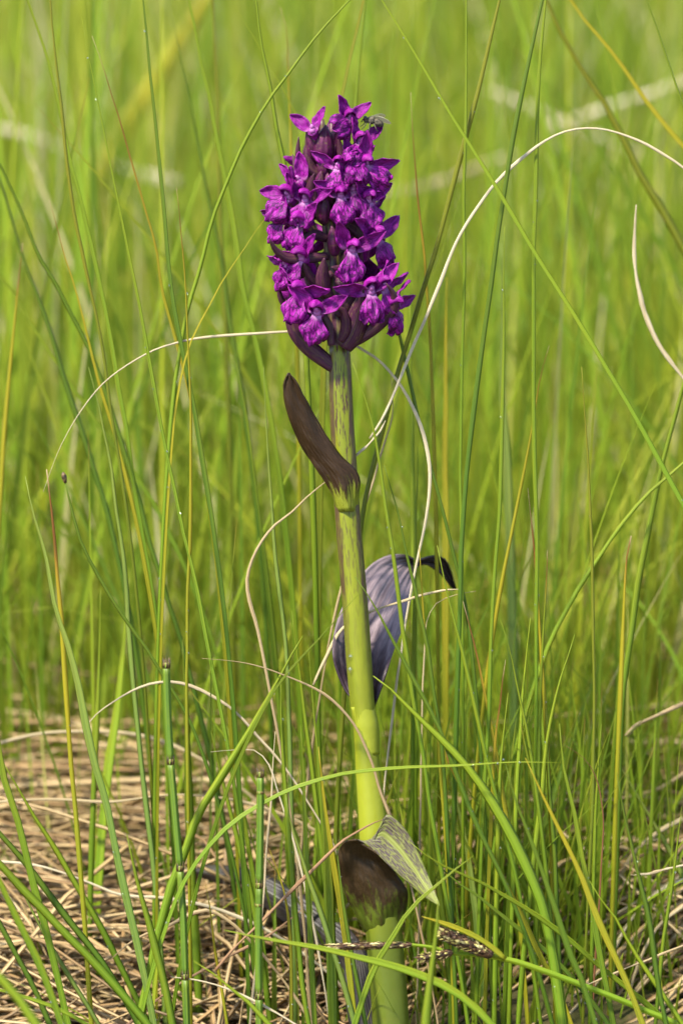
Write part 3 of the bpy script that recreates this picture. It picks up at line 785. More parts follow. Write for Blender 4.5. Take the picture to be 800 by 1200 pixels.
 (F,'lime',6.5,-0.002,[(673,743),(665,770),(655,800),(648,830),(642,860),(638,890),(635,930),(630,970),(625,1010)],'curved lime blade leaning right at the edge of the lower right tuft'),
 (F,'yellow_bb',5,0.01,[(618,572),(621,600),(626,650),(630,710),(634,775),(637,812),(641,880)],'yellow blade with reddish tip in front of the tall upright rush'),
 (F,'green_b',5,0.006,[(641,645),(640,680),(637,730),(634,790),(632,840),(631,890),(630,960)],'green brown-tipped blade close beside the reddish-tipped yellow one'),
 (F,'green',5,0.01,[(704,848),(702,870),(700,905),(697,950),(695,1020)],'short green blade tip beside the curled brown stalk'),
 (F,'green',7,-0.025,[(655,848),(660,900),(672,950),(682,1007),(692,1055),(700,1107),(707,1142),(717,1195)],'green dewy blade leaning left through the bottom right grass'),
 (F,'yellow',7.5,-0.035,[(615,888),(640,942),(662,987),(680,1025),(695,1065),(710,1100),(725,1132),(740,1167),(752,1200)],'yellow front blade sloping down right through the bottom right grass'),
 (F,'lime',6,-0.03,[(690,1032),(704,1055),(720,1075),(740,1112),(765,1150),(797,1197)],'lime blade sloping into the bottom right corner'),
 (F,'dark',6.5,-0.035,[(722,905),(730,950),(740,992),(750,1035),(760,1075),(767,1125),(772,1162),(780,1199)],'blurred dark blade before the pale straw on the right'),
 (F,'green',5,0.0,[(798,945),(791,1005),(785,1050),(777,1100),(772,1150),(768,1195)],'slender green blade standing at the right edge before the pale straw'),
 (F,'blue',6.5,0.05,[(726,898),(740,922),(755,948),(768,970),(784,998),(800,1030)],'bluish blade sloping right against the pale straw'),
 (F,'dark',7,-0.04,[(592,895),(602,933),(615,967),(630,1007),(645,1050),(657,1085),(665,1112),(680,1145),(697,1199)],'blurred dark blue-green blade in front of the broad lime one'),
 (F,'dark',6,0.008,[(640,830),(642,900),(645,950),(649,1000),(651,1050),(654,1120)],'dark upright blade behind the lower right tuft'),
 (F,'green',8,0.02,[(498,930),(505,975),(512,1020),(520,1080)],'soft green blade standing behind the folded lower leaf on its right'),
 (F,'blue',8,0.03,[(528,915),(540,960),(548,1000),(556,1060)],'pale blurred blade behind the yellowing one near the folded leaf'),
 # lower left
 (F,'green',9,-0.025,[(149,978),(155,1005),(163,1040),(172,1070),(180,1100),(188,1130),(195,1160),(203,1200)],'sharp pointed green blade left of the taller horsetail near the bottom'),
 (F,'green',8.5,-0.02,[(-2,870),(5,912),(20,957),(32,1005),(42,1045),(52,1080),(62,1120),(72,1162),(80,1199)],'dewy green blade sloping from the left edge across the straw'),
 (F,'green',7.5,0.015,[(2,890),(25,930),(42,960),(62,990),(85,1030),(100,1055),(120,1090),(140,1130),(160,1170)],'green blade sloping right behind the broad blue-green one over the straw'),
 (F,'dark',7.5,-0.012,[(0,977),(25,1005),(45,1030),(67,1060),(92,1092),(115,1120),(135,1150)],'dark green blade sloping from the left edge under the yellow round stem'),
 (F,'green',10,-0.035,[(0,1012),(25,1040),(50,1065),(75,1092),(105,1122),(135,1155),(172,1199)],'wide green blade sloping from the left edge to the bottom edge'),
 (F,'blue',5.5,-0.016,[(15,1022),(32,1055),(47,1085),(62,1112),(80,1142),(107,1185)],'narrow pale blade with free tip among the sloping lower left blades'),
 (F,'green',8.5,-0.05,[(0,1032),(15,1065),(30,1095),(47,1130),(62,1170),(74,1205)],'blurred green blade in front in the lower left corner'),
 (F,'dark',6.5,-0.03,[(0,1082),(20,1120),(40,1157),(58,1199)],'dark blade sloping through the lower left corner'),
 (F,'lime',4.5,-0.035,[(0,1160),(25,1167),(50,1175),(75,1185),(100,1199)],'thin lime blade lying low in the bottom left corner'),
 (F,'lime',13,-0.13,[(0,1145),(20,1167),(42,1199)],'very blurred pale blade in the bottom left corner'),
 (F,'yellow',4.5,-0.012,[(316,996),(327,1025),(335,1055),(340,1100),(341,1150),(341,1199)],'thin pale yellow blade right of the shorter horsetail'),
 (F,'yellow',4,-0.01,[(241,1036),(247,1070),(252,1115),(260,1160),(266,1199)],'thin withered pale blade between the two horsetails'),
 (F,'lime',6.5,-0.04,[(227,1126),(245,1137),(262,1152),(285,1169),(310,1195)],'lime blade with free left tip crossing the shorter horsetail foot'),
 (F,'blue',6.5,-0.018,[(334,925),(340,962),(350,992),(362,1030),(375,1065),(385,1097),(400,1142),(415,1195)],'bluish blade sloping right before the broad upright one'),
 (F,'green',6.5,-0.004,[(352,850),(355,900),(357,950),(360,1025),(364,1100),(369,1197)],'upright green blade between the bluish one and the stem'),
 (F,'green',7,0.03,[(246,850),(260,912),(275,970),(285,1010),(295,1050),(302,1090)],'green blade behind the shorter horsetail over the straw'),
 (F,'green',6,0.04,[(266,850),(275,900),(282,937),(290,987),(297,1030)],'narrow green blade just right of the one behind the shorter horsetail'),
 (F,'green',10,0.04,[(214,750),(219,830),(221,900),(223,960),(226,1040),(230,1110)],'broad soft blade rising behind the taller horsetail'),
 (F,'lime',11,0.07,[(150,700),(145,760),(138,830),(128,900),(122,960)],'soft wide lime blade rising behind the small arched straw on the left'),
 (F,'green',7,0.05,[(118,690),(117,750),(115,820),(112,880)],'blurred upright green blade behind the broad blue-green one'),
]:
    blade(*args, dew=0.10 if args[3] < 0.02 else 0.0)

for args in [
 (ST,'straw_white',4.2,0.011,[(51,576),(58,556),(70,525),(85,497),(103,470),(125,446),(150,428),(175,414),(200,404),(240,396),(290,392),(340,389),(380,391),(405,398),(420,407),(440,420),(460,440),(480,470),(495,505),(503,540),(504,575),(498,615),(490,650),(480,700),(470,760)],'long thin straw arching from the left behind the spike and looping down on its right'),
 (ST,'straw_white',4.8,0.004,[(830,225),(800,197),(775,180),(745,163),(715,153),(690,150),(665,153),(640,164),(620,178),(600,195),(580,214),(560,240),(543,266),(530,290),(517,322),(505,352),(492,384),(480,412),(470,438),(460,462),(448,490),(433,514)],'big pale straw arching from the right edge down to the stem'),
 (ST,'straw_white',4,0.003,[(452,493),(445,505),(437,515),(428,524),(416,534),(400,548)],'short pale straw crossing low beside the stem above the brown leaf base'),
 (ST,'straw',4.5,0.02,[(458,440),(460,470),(459,490),(452,515),(446,532),(438,560),(428,588),(420,612)],'twisted straw hanging behind the stem to its right'),
 (ST,'straw',5,0.011,[(398,552),(380,566),(358,585),(340,603),(320,618),(305,638),(294,660),(289,685),(293,708),(300,730),(307,760),(315,800),(325,850)],'bent straw emerging behind the brown stem leaf and curling down to the left'),
 (ST,'straw',5,0.0075,[(541,691),(520,691),(495,697),(470,705),(450,711),(430,719),(410,730),(396,744),(384,766),(374,788),(367,803)],'pale folded straw passing behind the stem and before the purple leaf'),
 (ST,'straw',3.2,0.012,[(557,693),(540,696),(522,700),(508,710),(500,727),(498,760)],'thin arched straw ending right of the purple leaf'),
 (ST,'straw',4.2,-0.012,[(237,772),(270,775),(300,780),(330,790),(355,800),(370,806),(387,818),(402,832),(415,848),(425,868),(437,898),(447,932),(457,955),(468,990)],'thin straw running right and bending down across the stem to the folded leaf'),
 (ST,'straw_white',5,0.015,[(97,856),(110,840),(130,825),(150,812),(175,802),(200,799),(230,805),(255,818),(280,835),(300,858),(320,880),(340,905)],'small arched straw passing behind the top of the taller horsetail'),
 (ST,'straw_white',3.6,0.0,[(247,881),(270,879),(295,879),(308,883),(316,897),(322,915),(332,945)],'short hooked straw above the shorter horsetail'),
 (ST,'straw_brown',5.2,-0.013,[(458,957),(445,962),(430,968),(415,978),(400,987),(385,1001),(360,1025),(330,1055),(300,1085),(270,1115),(252,1138)],'brown straw sloping down left from the tip of the folded lower leaf'),
 (ST,'straw_white',4,0.004,[(323,857),(320,900),(318,940),(313,990),(310,1030),(307,1070),(301,1120)],'bleached white upright straw beside the shorter horsetail'),
 (ST,'straw',7,0.05,[(803,823),(770,838),(745,850),(733,863)],'soft pale straw poking in from the right edge'),
 (ST,'straw_white',7,0.035,[(745,240),(743,290),(747,330),(755,365),(770,400),(790,430),(806,450)],'white straw curving down to the right edge halfway up'),
 (ST,'straw',5.5,0.08,[(0,872),(40,862),(90,858),(140,860),(190,870),(225,886)],'long low straw arching across the left edge of the straw mat'),
 (ST,'straw',8,0.3,[(108,706),(80,720),(50,740),(10,765),(-15,775)],'blurred pale straw slanting up from the left edge'),
 (ST,'straw',8,0.36,[(-5,632),(30,650),(60,672),(90,700),(112,738)],'blurred straw slanting down right from the left edge'),
 (ST,'straw_red',3,-0.006,[(662,874),(675,883),(690,895),(698,912),(704,938),(706,962),(704,1000)],'curled thin red-brown stalk over the lower right grass'),
 (ST,'straw',3.4,-0.012,[(680,1156),(700,1148),(725,1138),(750,1128),(775,1118),(803,1107)],'grey speckled straw slanting to the right edge near the bottom'),
 (ST,'straw_white',4,0.02,[(738,1025),(760,1023),(780,1018),(803,1013)],'short thin straw tip pointing left from the right edge'),
 (ST,'straw_white',13,0.62,[(805,95),(760,110),(720,122),(680,138),(640,150)],'wide blurred pale stalk in the upper right background'),
 (ST,'straw_white',12,0.66,[(760,185),(700,160),(640,135),(570,105)],'blurred pale stalk crossing the first in the upper right background'),
 (ST,'straw_white',12,0.60,[(610,178),(550,200),(490,220),(430,228)],'blurred pale stalk in the background right of the spike'),
 (ST,'straw_white',14,0.64,[(-5,150),(40,160),(90,180),(150,200),(210,215)],'wide blurred pale stalk in the upper left background'),
 (ST,'straw',7,0.06,[(800,960),(772,974),(745,996),(722,1034),(705,1075)],'thick pale straw sweeping down left in the right-hand tussock'),
 (ST,'straw_white',7,0.05,[(803,1030),(770,1045),(740,1075),(715,1120),(700,1165)],'pale straw sweeping down left below the thick one in the right-hand tussock'),
 (ST,'straw',6,0.04,[(803,1060),(775,1080),(755,1110),(740,1150),(730,1190)],'lowest sweeping straw in the right-hand tussock'),
 (ST,'straw',6,0.09,[(803,905),(770,925),(730,935),(690,940),(640,938)],'level straw behind the right-hand grass above the tussock'),
 (ST,'straw_white',5,-0.02,[(200,1145),(240,1150),(280,1165),(310,1180),(340,1197)],'white straw lying low across the foot of the shorter horsetail'),
 (ST,'straw',6,0.01,[(130,1125),(160,1100),(200,1085),(235,1068),(262,1075),(290,1100)],'kinked straw lying between the two horsetails'),
 (ST,'straw_white',5,0.03,[(0,1010),(45,1015),(95,1030),(140,1048),(190,1052)],'long pale straw lying level through the lower left blades'),
 (ST,'straw',5,0.05,[(0,940),(60,937),(130,940),(200,932),(260,936)],'long level straw at the back of the left straw mat'),
 (ST,'straw_brown',5,0.02,[(355,1065),(330,1085),(300,1105),(260,1125),(215,1150)],'brown straw crossing behind the shorter horsetail foot'),
]:
    free = args[5] in ('pale folded straw passing behind the stem and before the purple leaf', 'big pale straw arching from the right edge down to the stem',
                       'short pale straw crossing low beside the stem above the brown leaf base',
                       'soft pale straw poking in from the right edge', 'white straw curving down to the right edge halfway up',
                       'brown straw sloping down left from the tip of the folded lower leaf', 'grey speckled straw slanting to the right edge near the bottom',
                       'short thin straw tip pointing left from the right edge') or args[3] > 0.1
    blade(*args, root=not free)
# ------------------------------------------------------------------ small rush with a brown head
def rush_head():
    lab = 'dark green rush with a tiny brown seed head, curving right over the left grass'
    r = empty('headed_rush', P(240, 1292, 0.0))
    C = curve3d([(76,562),(79,575),(85,600),(95,635),(110,665),(130,700),(150,730),(175,765),(190,790),(206,815),(225,850),(240,890)], 0.01)
    mb = MB(); ribbon(mb, C, 4.2*S, 'rush', random.Random(4), tipfrac=0.06)
    put(mb.build('stem', M['dark']), r)
    mb = MB()
    c = catmull([P(74,553,0.01), P(75,557,0.01), P(76,561,0.01), P(77,566,0.01)], 7)
    tube(mb, c, [0.0002,0.0006,0.0008,0.0008,0.0007,0.0006,0.0004], 7)
    put(mb.build('seed_head', M['horsetail_sheath']), r)
    tag(r, lab, 'rush', 'thin round rushes round the orchid')

def put(o, root):
    """make o (built in world space) a child of root without moving it"""
    o.parent = root
    o.matrix_parent_inverse = Matrix.Translation(root.location).inverted()
    return o
rush_head()

# ------------------------------------------------------------------ horsetails
def horsetail(pts, nodes, w, d, label, segs):
    r = empty('horsetail', P(pts[-1][0], 1292, d))
    ys = [p[1] for p in pts]; xs_ = [p[0] for p in pts]
    fx = lambda y: float(np.interp(y, ys, xs_))
    rad = w*S*0.5
    for (a, b) in segs:
        c = catmull([P(fx(a + (b-a)*q/4), a + (b-a)*q/4, d) for q in range(5)], 12)
        mb = MB(); tube(mb, c, rad*1.0, 20, ridge=0.10, nr=6, v0=0.3, v1=0.9)
        put(mb.build('internode', M['horsetail']), r)
    for yy, big in nodes:
        mb = MB()
        h = 7 if big else 3.5
        base = [P(fx(yy + h*q/4), yy + h*(1 - 2*q/4)*0.5, d) for q in range(5)]
        tube(mb, base, [rad*1.03, rad*1.06, rad*1.07, rad*1.07, rad*1.03], 20, ridge=0.08, nr=6)
        o = put(mb.build('node_sheath', M['horsetail_node']), r)
        # pointed dark teeth round the rim
        mt = MB()
        c0 = np.array(P(fx(yy), yy - h*0.35, d)); up = np.array(UPV)
        for q in range(8):
            a = 2*math.pi*q/8 + 0.2
            e = np.array((math.cos(a), math.sin(a), 0.0)); s_ = np.array((-math.sin(a), math.cos(a), 0.0))
            bb = c0 + e*rad*1.12
            ww = rad*(0.36 if big else 0.2); hh = (7 if big else 2.5)*S
            mt.grid([[bb - s_*ww - up*hh*0.6, bb + s_*ww - up*hh*0.6, bb + s_*ww*0.9 - e*rad*0.12 - up*hh*0.6, bb - s_*ww*0.9 - e*rad*0.12 - up*hh*0.6],
                     [bb - s_*ww*0.6 + e*rad*0.08, bb + s_*ww*0.6 + e*rad*0.08, bb + s_*ww*0.5 - e*rad*0.1, bb - s_*ww*0.5 - e*rad*0.1],
                     [bb + up*hh - s_*ww*0.1, bb + up*hh + s_*ww*0.1, bb + up*hh + s_*ww*0.1 - e*rad*0.05, bb + up*hh - s_*ww*0.1 - e*rad*0.05]],
                    closed=True, cap=True, pv=lambda i, j: (0, 0, 0.5))
        t_ = mt.build('teeth', M['horsetail_sheath']); t_.parent = o
        t_.matrix_parent_inverse = Matrix.Identity(4)
    tag(r, label, 'horsetail', 'horsetails on the left')
M['horsetail'] = blade_mat('horsetail_stem', (0.055, 0.115, 0.009), (0.115, 0.19, 0.012), yellow=0.2, trans=0.12)
m, nt = mat_new('horsetail_node'); k = NT(nt); u, v, r_ = k.attr()
n1 = k.noise(k.vec(k.math('MULTIPLY', u, 9.0), v, 2.0), 1.0, 2)
k.out(k.mix(k.ss(n1, 0.42, 0.58), (0.15, 0.23, 0.015), (0.16, 0.08, 0.02)), 0.5); M['horsetail_node'] = m
horsetail([(195,775),(197,840),(200,893),(205,950),(211,1016),(215,1080),(217,1145),(219,1200),(221,1300)],
          [(780,1),(893,1),(1018,1),(1145,1)], 7.8, -0.02,
          'taller of two green jointed horsetails with dark collars, left of centre', [(780,893),(893,1018),(1018,1145),(1145,1298)])
horsetail([(305,905),(305,950),(304,1035),(303,1060),(303,1130),(304,1200),(305,1300)],
          [(908,1),(929,0),(1038,1),(1061,0),(1168,1)], 7.8, -0.022,
          'shorter of two green jointed horsetails with dark collars, beside the white straw', [(908,1038),(1038,1168),(1168,1298)])

# ------------------------------------------------------------------ sedge with brown spikes, bottom centre
def sedge():
    d = -0.028
    r = empty('sedge', P(850, 1298, d))
    mb = MB()
    c = catmull([P(*p, d) for p in [(470,1106),(506,1110),(529,1117),(560,1119),(592,1124),(620,1132),(675,1152),(750,1182),(810,1215),(850,1298)]], 34)
    tube(mb, c, [0.0004 + 0.0005*min(1, i/10) for i in range(34)], 8, v0=0.3)
    put(mb.build('stem', M['lime']), r)
    def spike(p0, p1, rad, dd, n, seed, slim):
        rs = random.Random(seed)
        a = np.array(P(*p0, dd)); b = np.array(P(*p1, dd)); ax = nz(b - a); Lg = np.linalg.norm(b - a)
        mb = MB()
        c = [a + (b-a)*q/8 for q in range(9)]
        pr = lambda t: rad*(0.35 + 0.65*math.sin(math.pi*min(1, max(0, 0.12 + 0.80*t)))**0.6)
        tube(mb, c, [pr(q/8)*0.75 for q in range(9)], 8, rnd=0.1)
        e1 = nz(np.cross(ax, np.array((0, 1.0, 0.1)))); e2 = np.cross(ax, e1)
        for i in range(n):
            t = (i + 0.5)/n; an = i*2.39996 + rs.uniform(-0.5, 0.5)
            e = e1*math.cos(an) + e2*math.sin(an); s_ = np.cross(ax, e)
            cpt = a + ax*Lg*t + e*pr(t)*0.7
            L1 = (3.0 if slim else 1.5)*rad*(0.55 if slim else 0.5)*rs.uniform(0.8, 1.2); W1 = rad*(0.26 if slim else 0.22)
            rn = rs.choice((0.05, 0.15, 0.3, 0.45, 0.62, 0.8)) if not slim else rs.choice((0.1, 0.3, 0.42, 0.5, 0.9))
            up = -ax
            tipp = cpt + up*L1 + e*rad*(0.30 if slim else 0.5)*rs.uniform(0.6, 1.3)
            mid = cpt + up*L1*0.45 + e*rad*0.38
            rows = [[cpt - up*L1*0.2 + s_*W1*0.3, cpt - up*L1*0.2 - s_*W1*0.3, cpt - up*L1*0.2 - e*rad*0.1],
                    [mid + s_*W1, mid - s_*W1, mid - e*rad*0.25],
                    [tipp + s_*W1*0.1, tipp - s_*W1*0.1, tipp - e*rad*0.05]]
            mb.grid(rows, closed=True, cap=True, pv=lambda i_, j_, q=rn: (j_/3, i_/2, q))
        return put(mb.build('spike', M['spike'], smooth=False), r)
    o = spike((382,1110), (482,1107), 0.00105, d, 170, 1, True); o['label'] = 'long thin brown male spike pointing left'
    o = spike((490,1124), (530,1116), 0.0013, d - 0.001, 110, 2, False); o['label'] = 'short dark lower spike'
    o = spike((516,1093), (577,1119), 0.0019, d - 0.002, 260, 3, False); o['label'] = 'plump speckled upper spike'
    mb = MB()
    c = catmull([P(577,1119,d-0.002), P(585,1122,d-0.001), P(594,1125,d)], 8); tube(mb, c, 0.0004, 6)
    put(mb.build('stalk', M['lime']), r)
    mb = MB()
    C = catmull([P(*p, d - 0.003) for p in [(494,1074),(520,1082),(550,1094),(572,1107),(592,1124)]], 18)
    ribbon(mb, C, 6*S, 'flat', random.Random(9)); put(mb.build('bract_leaf', M['yellow']), r)
    tag(r, 'sedge with three brown flower spikes leaning left before the orchid base', 'sedge')
sedge()

# ------------------------------------------------------------------ the orchid
ORCHID = empty('marsh_orchid', P(461, 1300, 0.0))
tag(ORCHID, 'tall purple marsh orchid with dense flower spike and dark clasping leaves', 'orchid')

stem_pts = [(398,405,24),(399,450,27),(401,500,28),(404,550,29),(407,600,30),(412,660,30),(417,720,30),(421,780,30),(425,830,28),(428,860,27),(431,900,29),(436,950,33),(441,1000,38),(447,1060,42),(453,1130,43),(458,1200,43),(460,1262,42),(461,1305,41)]
c = catmull([tuple(P(x, y, 0)) + (w*S/2,) for x, y, w in stem_pts], 90)
mb = MB(); tube(mb, c[:, :3], c[:, 3], 28, ridge=0.012, nr=5, up=(0, -1, 0))
put(mb.build('stem', M['stem']), ORCHID)
# the sheath rim halfway down the stem
mb = MB()
c = catmull([P(424,826,0), P(426,836,0), P(428,846,0), P(430,858,0), P(432,885,0)], 16)
tube(mb, c, [0.0037 - 0.00005*abs(i-6) for i in range(16)], 24, v0=0.58, v1=0.64)
put(mb.build('leaf_sheath', M['stem']), ORCHID)
# rachis inside the spike
ax_pts = [(377,140,6),(380,180,13),(384,230,17),(389,290,19),(394,350,21),(398,410,24)]
c = catmull([tuple(P(x, y, 0)) + (w*S/2,) for x, y, w in ax_pts], 40)
mb = MB(); tube(mb, c[:, :3], c[:, 3], 14, ridge=0.05, nr=5)
put(mb.build('rachis', M['rachis']), ORCHID)
AXX = lambda y: float(np.interp(y, [p[1] for p in ax_pts], [p[0] for p in ax_pts]))

def edge_leaf(name, L, R, mat, dm, bow, t=0.0005, n=34, m_=13, curl=None, label=None, rnd=0.5, wave=0.0):
    """leaf lofted between a left and a right outline; dm(v) = depth of the midrib, bow(v) = how far the edges lie behind it"""
    a = catmull([(x, y, 0) for x, y in L], n); b = catmull([(x, y, 0) for x, y in R], n)
    rows = []
    for i in range(n):
        v = i/(n-1); row = []
        for j in range(m_):
            u = 2*j/(m_-1) - 1
            q = a[i]*(1-u)/2 + b[i]*(1+u)/2
            dd = dm(v) + bow(v)*(0.55*u*u + 0.45*abs(u)**1.15) + wave*(0.0006*math.sin(9*v + 3*u)*abs(u) + 0.00035*math.sin(17*v - 5*u + 1)*(0.3 + abs(u)) + 0.00018*math.sin(37*v + 9*u))
            row.append(P(q[0], q[1], dd))
        rows.append(row)
    mb = MB(); mb.grid(rows, pv=lambda i, j: (2*j/(m_-1) - 1, i/(n-1), rnd))
    o = put(mb.build(name, M[mat]), ORCHID)
    solid(o, t)
    if label: o['label'] = label
    return o
lin = lambda *k: (lambda v: float(np.interp(v, [a for a, _ in k], [b for _, b in k])))

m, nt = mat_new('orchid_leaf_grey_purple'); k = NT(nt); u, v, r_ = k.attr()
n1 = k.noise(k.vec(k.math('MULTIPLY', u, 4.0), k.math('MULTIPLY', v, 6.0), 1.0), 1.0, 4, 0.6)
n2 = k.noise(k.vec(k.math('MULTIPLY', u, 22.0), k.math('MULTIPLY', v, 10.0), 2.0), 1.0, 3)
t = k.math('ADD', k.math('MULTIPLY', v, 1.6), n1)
col = k.mix(k.ss(t, 0.75, 1.25), (0.028, 0.016, 0.022), (0.21, 0.160, 0.170))  # dark mottled base; light falling on the upper part is painted in paler
col = k.mix(k.math('MULTIPLY', k.ss(n2, 0.48, 0.62), 0.45), col, (0.055, 0.038, 0.050))
col = k.mix(k.math('MULTIPLY', k.ss(k.math('ABSOLUTE', u), 0.09, 0.02), 0.6), col, (0.04, 0.028, 0.035))
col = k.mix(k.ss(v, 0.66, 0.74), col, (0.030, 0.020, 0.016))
col = k.mix(k.ss(k.math('ADD', v, k.math('MULTIPLY', n2, 0.08)), 0.10, 0.04), col, (0.16, 0.18, 0.012))
k.out(col, 0.45, 0.22, 0.06, col, k.math('ADD', k.math('MULTIPLY', k.math('SINE', k.math('MULTIPLY', u, 24.0)), 0.5), k.math('MULTIPLY', n1, 3.0)), 0.5, 0.0006); M['leaf_b2'] = m
# brown stem leaf (v = 0 at the base)
edge_leaf('stem_leaf', [(396,600),(392,588),(386,574),(370,549),(352,521),(341,496),(334,472),(332,455),(334,445),(338,437)],
          [(419,599),(420,580),(422,563),(416,550),(399,534),(380,506),(364,478),(353,458),(346,445),(339,437)], 'leaf_a',
          lin((0,-0.0048),(0.15,-0.0058),(0.4,-0.006),(1,-0.010)), lin((0,0.004),(0.12,0.0035),(0.3,0.0018),(0.8,0.0012),(1,0.0)), label='narrow dark brown leaf clasping the stem, pointing up left', wave=1)
# blue-purple leaf behind the stem
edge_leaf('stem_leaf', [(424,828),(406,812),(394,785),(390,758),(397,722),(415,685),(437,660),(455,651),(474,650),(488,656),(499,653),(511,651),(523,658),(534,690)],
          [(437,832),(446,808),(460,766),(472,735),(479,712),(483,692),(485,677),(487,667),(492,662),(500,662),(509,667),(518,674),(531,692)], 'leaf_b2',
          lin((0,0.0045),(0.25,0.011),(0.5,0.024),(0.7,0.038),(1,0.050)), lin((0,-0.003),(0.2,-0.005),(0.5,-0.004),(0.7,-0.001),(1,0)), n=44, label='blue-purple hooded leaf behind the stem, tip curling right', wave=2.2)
# lower folded leaf: dark cup round the stem and mottled flap bent forward
edge_leaf('lower_leaf', [(428,1092),(413,1066),(403,1042),(397,1014),(397,996),(405,986),(418,984)],
          [(468,1094),(474,1072),(477,1056),(476,1042),(466,1027),(452,1011),(439,998)], 'leaf_cup',
          lin((0,-0.0047),(0.12,-0.0056),(0.4,-0.0072),(0.8,-0.0085),(1,-0.0125)), lin((0,0.005),(0.35,0.004),(0.7,-0.0005),(1,-0.002)), label='dark brown cup of the folded lower leaf', wave=1)
edge_leaf('lower_leaf', [(418,984),(430,990),(439,998),(452,1011),(466,1024),(480,1036),(496,1050),(514,1061)],
          [(436,992),(443,975),(452,955),(463,960),(476,974),(489,997),(503,1030),(515,1061)], 'leaf_flap',
          lin((0,-0.0125),(0.3,-0.013),(0.7,-0.017),(1,-0.022)), lin((0,0.0),(0.3,-0.0015),(0.8,0.0012),(1,0)), label='mottled green and purple flap of the folded lower leaf')
# dark basal leaf lying behind
edge_leaf('basal_leaf', [(452,1290),(425,1200),(395,1135),(372,1112),(345,1092),(315,1068),(280,1045),(250,1033),(215,1021)],
          [(468,1240),(440,1140),(415,1095),(388,1072),(360,1052),(330,1034),(295,1020),(255,1014),(215,1018)], 'leaf_grey',
          lin((0,0.006),(0.3,0.032),(1,0.068)), lin((0,0.004),(1,0.003)), label='dark grey-purple leaf sprawling left behind the horsetail')
edge_leaf('basal_leaf', [(445,1296),(415,1225),(405,1170),(404,1130),(412,1100)],
          [(470,1296),(450,1215),(438,1160),(430,1125),(416,1100)], 'leaf_grey',
          lin((0,0.004),(0.5,0.012),(1,0.022)), lin((0,0.003),(1,0.0)), label='dark leaf sheath behind the stem base')

# ---- flower parts, in metres, flower looks along -Y, lip hangs down
mm = 0.001
def lip_mesh(seed):
    rs = random.Random(seed); mb = MB(); rows = []
    n, m_ = 18, 19
    Lh, W = 9.9*mm*rs.uniform(0.95, 1.1), 4.6*mm*rs.uniform(0.9, 1.1)
    ph = [rs.uniform(0, 6) for _ in range(4)]
    for i in range(n):
        v = i/(n-1); row = []
        s_ = min(1, v/0.62); wf = 0.32 + 0.68*s_*s_*(3 - 2*s_)
        wf *= 1 - 0.10*max(0, (v - 0.8)/0.2)
        for j in range(m_):
            u = 2*j/(m_-1) - 1; au = abs(u)
            le = 1.02 - 0.16*math.exp(-((au - 0.34)/0.13)**2) - 0.10*au - 0.32*max(0, au - 0.72)**1.2*3
            le += 0.04*math.sin(13*u + ph[0])*v + 0.025*math.sin(31*u + ph[2])*v
            z = -Lh*v*(0.30 + 0.70*le)*(0.92 if v < 1 else 0.92)
            x = u*W*wf*(1 + 0.05*math.sin(7*v + ph[1]))
            y = -0.42*Lh*math.sin(min(1, v*1.25)*1.5) + 0.30*Lh*u*u*v + 0.09*Lh*math.sin(6*v + 5*au + ph[2])*v + 0.05*Lh*math.sin(4*u + 10*v + ph[0])*v + 0.055*Lh*math.sin(11*u + ph[3])*v*v + 0.03*Lh*math.sin(23*u + 9*v + ph[1])*v*v
            y += 0.10*Lh*v*v
            row.append((x, y, z))
        rows.append(row)
    mb.grid(rows, pv=lambda i, j: (2*j/(m_-1) - 1, i/(n-1), 0.5))
    me = mb.mesh('lip'); me.materials.append(M['lip']); return me

def sepal_mesh(seed, Lh=8.6, W=2.3, bend=0.25):
    rs = random.Random(seed); mb = MB(); rows = []
    n, m_ = 15, 9; ph = rs.uniform(0, 6)
    Lh *= mm; W *= mm
    for i in range(n):
        v = i/(n-1); row = []
        wf = (math.sin(math.pi*min(1, (0.10 + 0.90*v)**0.85)))**0.75 if v < 1 else 0.03
        wf = max(wf, 0.04)
        for j in range(m_):
            u = 2*j/(m_-1) - 1
            x = u*W*wf + 0.5*mm*math.sin(v*2.2 + ph)*v
            y = -bend*Lh*v*v*0.7 - (u*u)*W*wf*0.55 + 0.14*W*math.sin(9*v + 3*u + ph) + 0.08*W*math.sin(21*v - 4*u + ph)*abs(u)
            row.append((x, y, Lh*v))
        rows.append(row)
    mb.grid(rows, pv=lambda i, j: (2*j/(m_-1) - 1, i/(n-1), 0.5))
    me = mb.mesh('sepal'); me.materials.append(M['petal']); return me

def hood_mesh(seed):
    rs = random.Random(seed); mb = MB(); rows = []
    n, m_ = 14, 13
    ctr = catmull([(0, 1.2*mm, 0.2*mm), (0, 0.9*mm, 2.4*mm), (0, -0.6*mm, 4.3*mm), (0, -3.0*mm, 4.9*mm), (0, -5.2*mm, 4.0*mm)], n)
    ph = rs.uniform(0, 6)
    for i in range(n):
        v = i/(n-1); row = []
        r = 2.7*mm*(0.42 + 0.58*math.sin(math.pi*min(1, v*1.0 + 0.12)))*(1 if v < 0.85 else 1 - 0.75*(v - 0.85)/0.15)
        nx = nz(np.gradient(ctr, axis=0)[i])
        nor = nz(np.array((0, nx[2], -nx[1])))       # outward from the hollow
        for j in range(m_):
            a = (2*j/(m_-1) - 1)*1.9
            rr = r*(1 + 0.06*math.sin(5*a + ph))
            p = ctr[i] + np.array((math.sin(a)*rr, 0, 0)) + nor*(math.cos(a) - 0.6)*rr
            row.append(p)
        rows.append(row)
    mb.grid(rows, pv=lambda i, j: (2*j/(m_-1) - 1, 0.25 + 0.75*i/(n-1), 0.5))
    me = mb.mesh('hood'); me.materials.append(M['hood']); return me

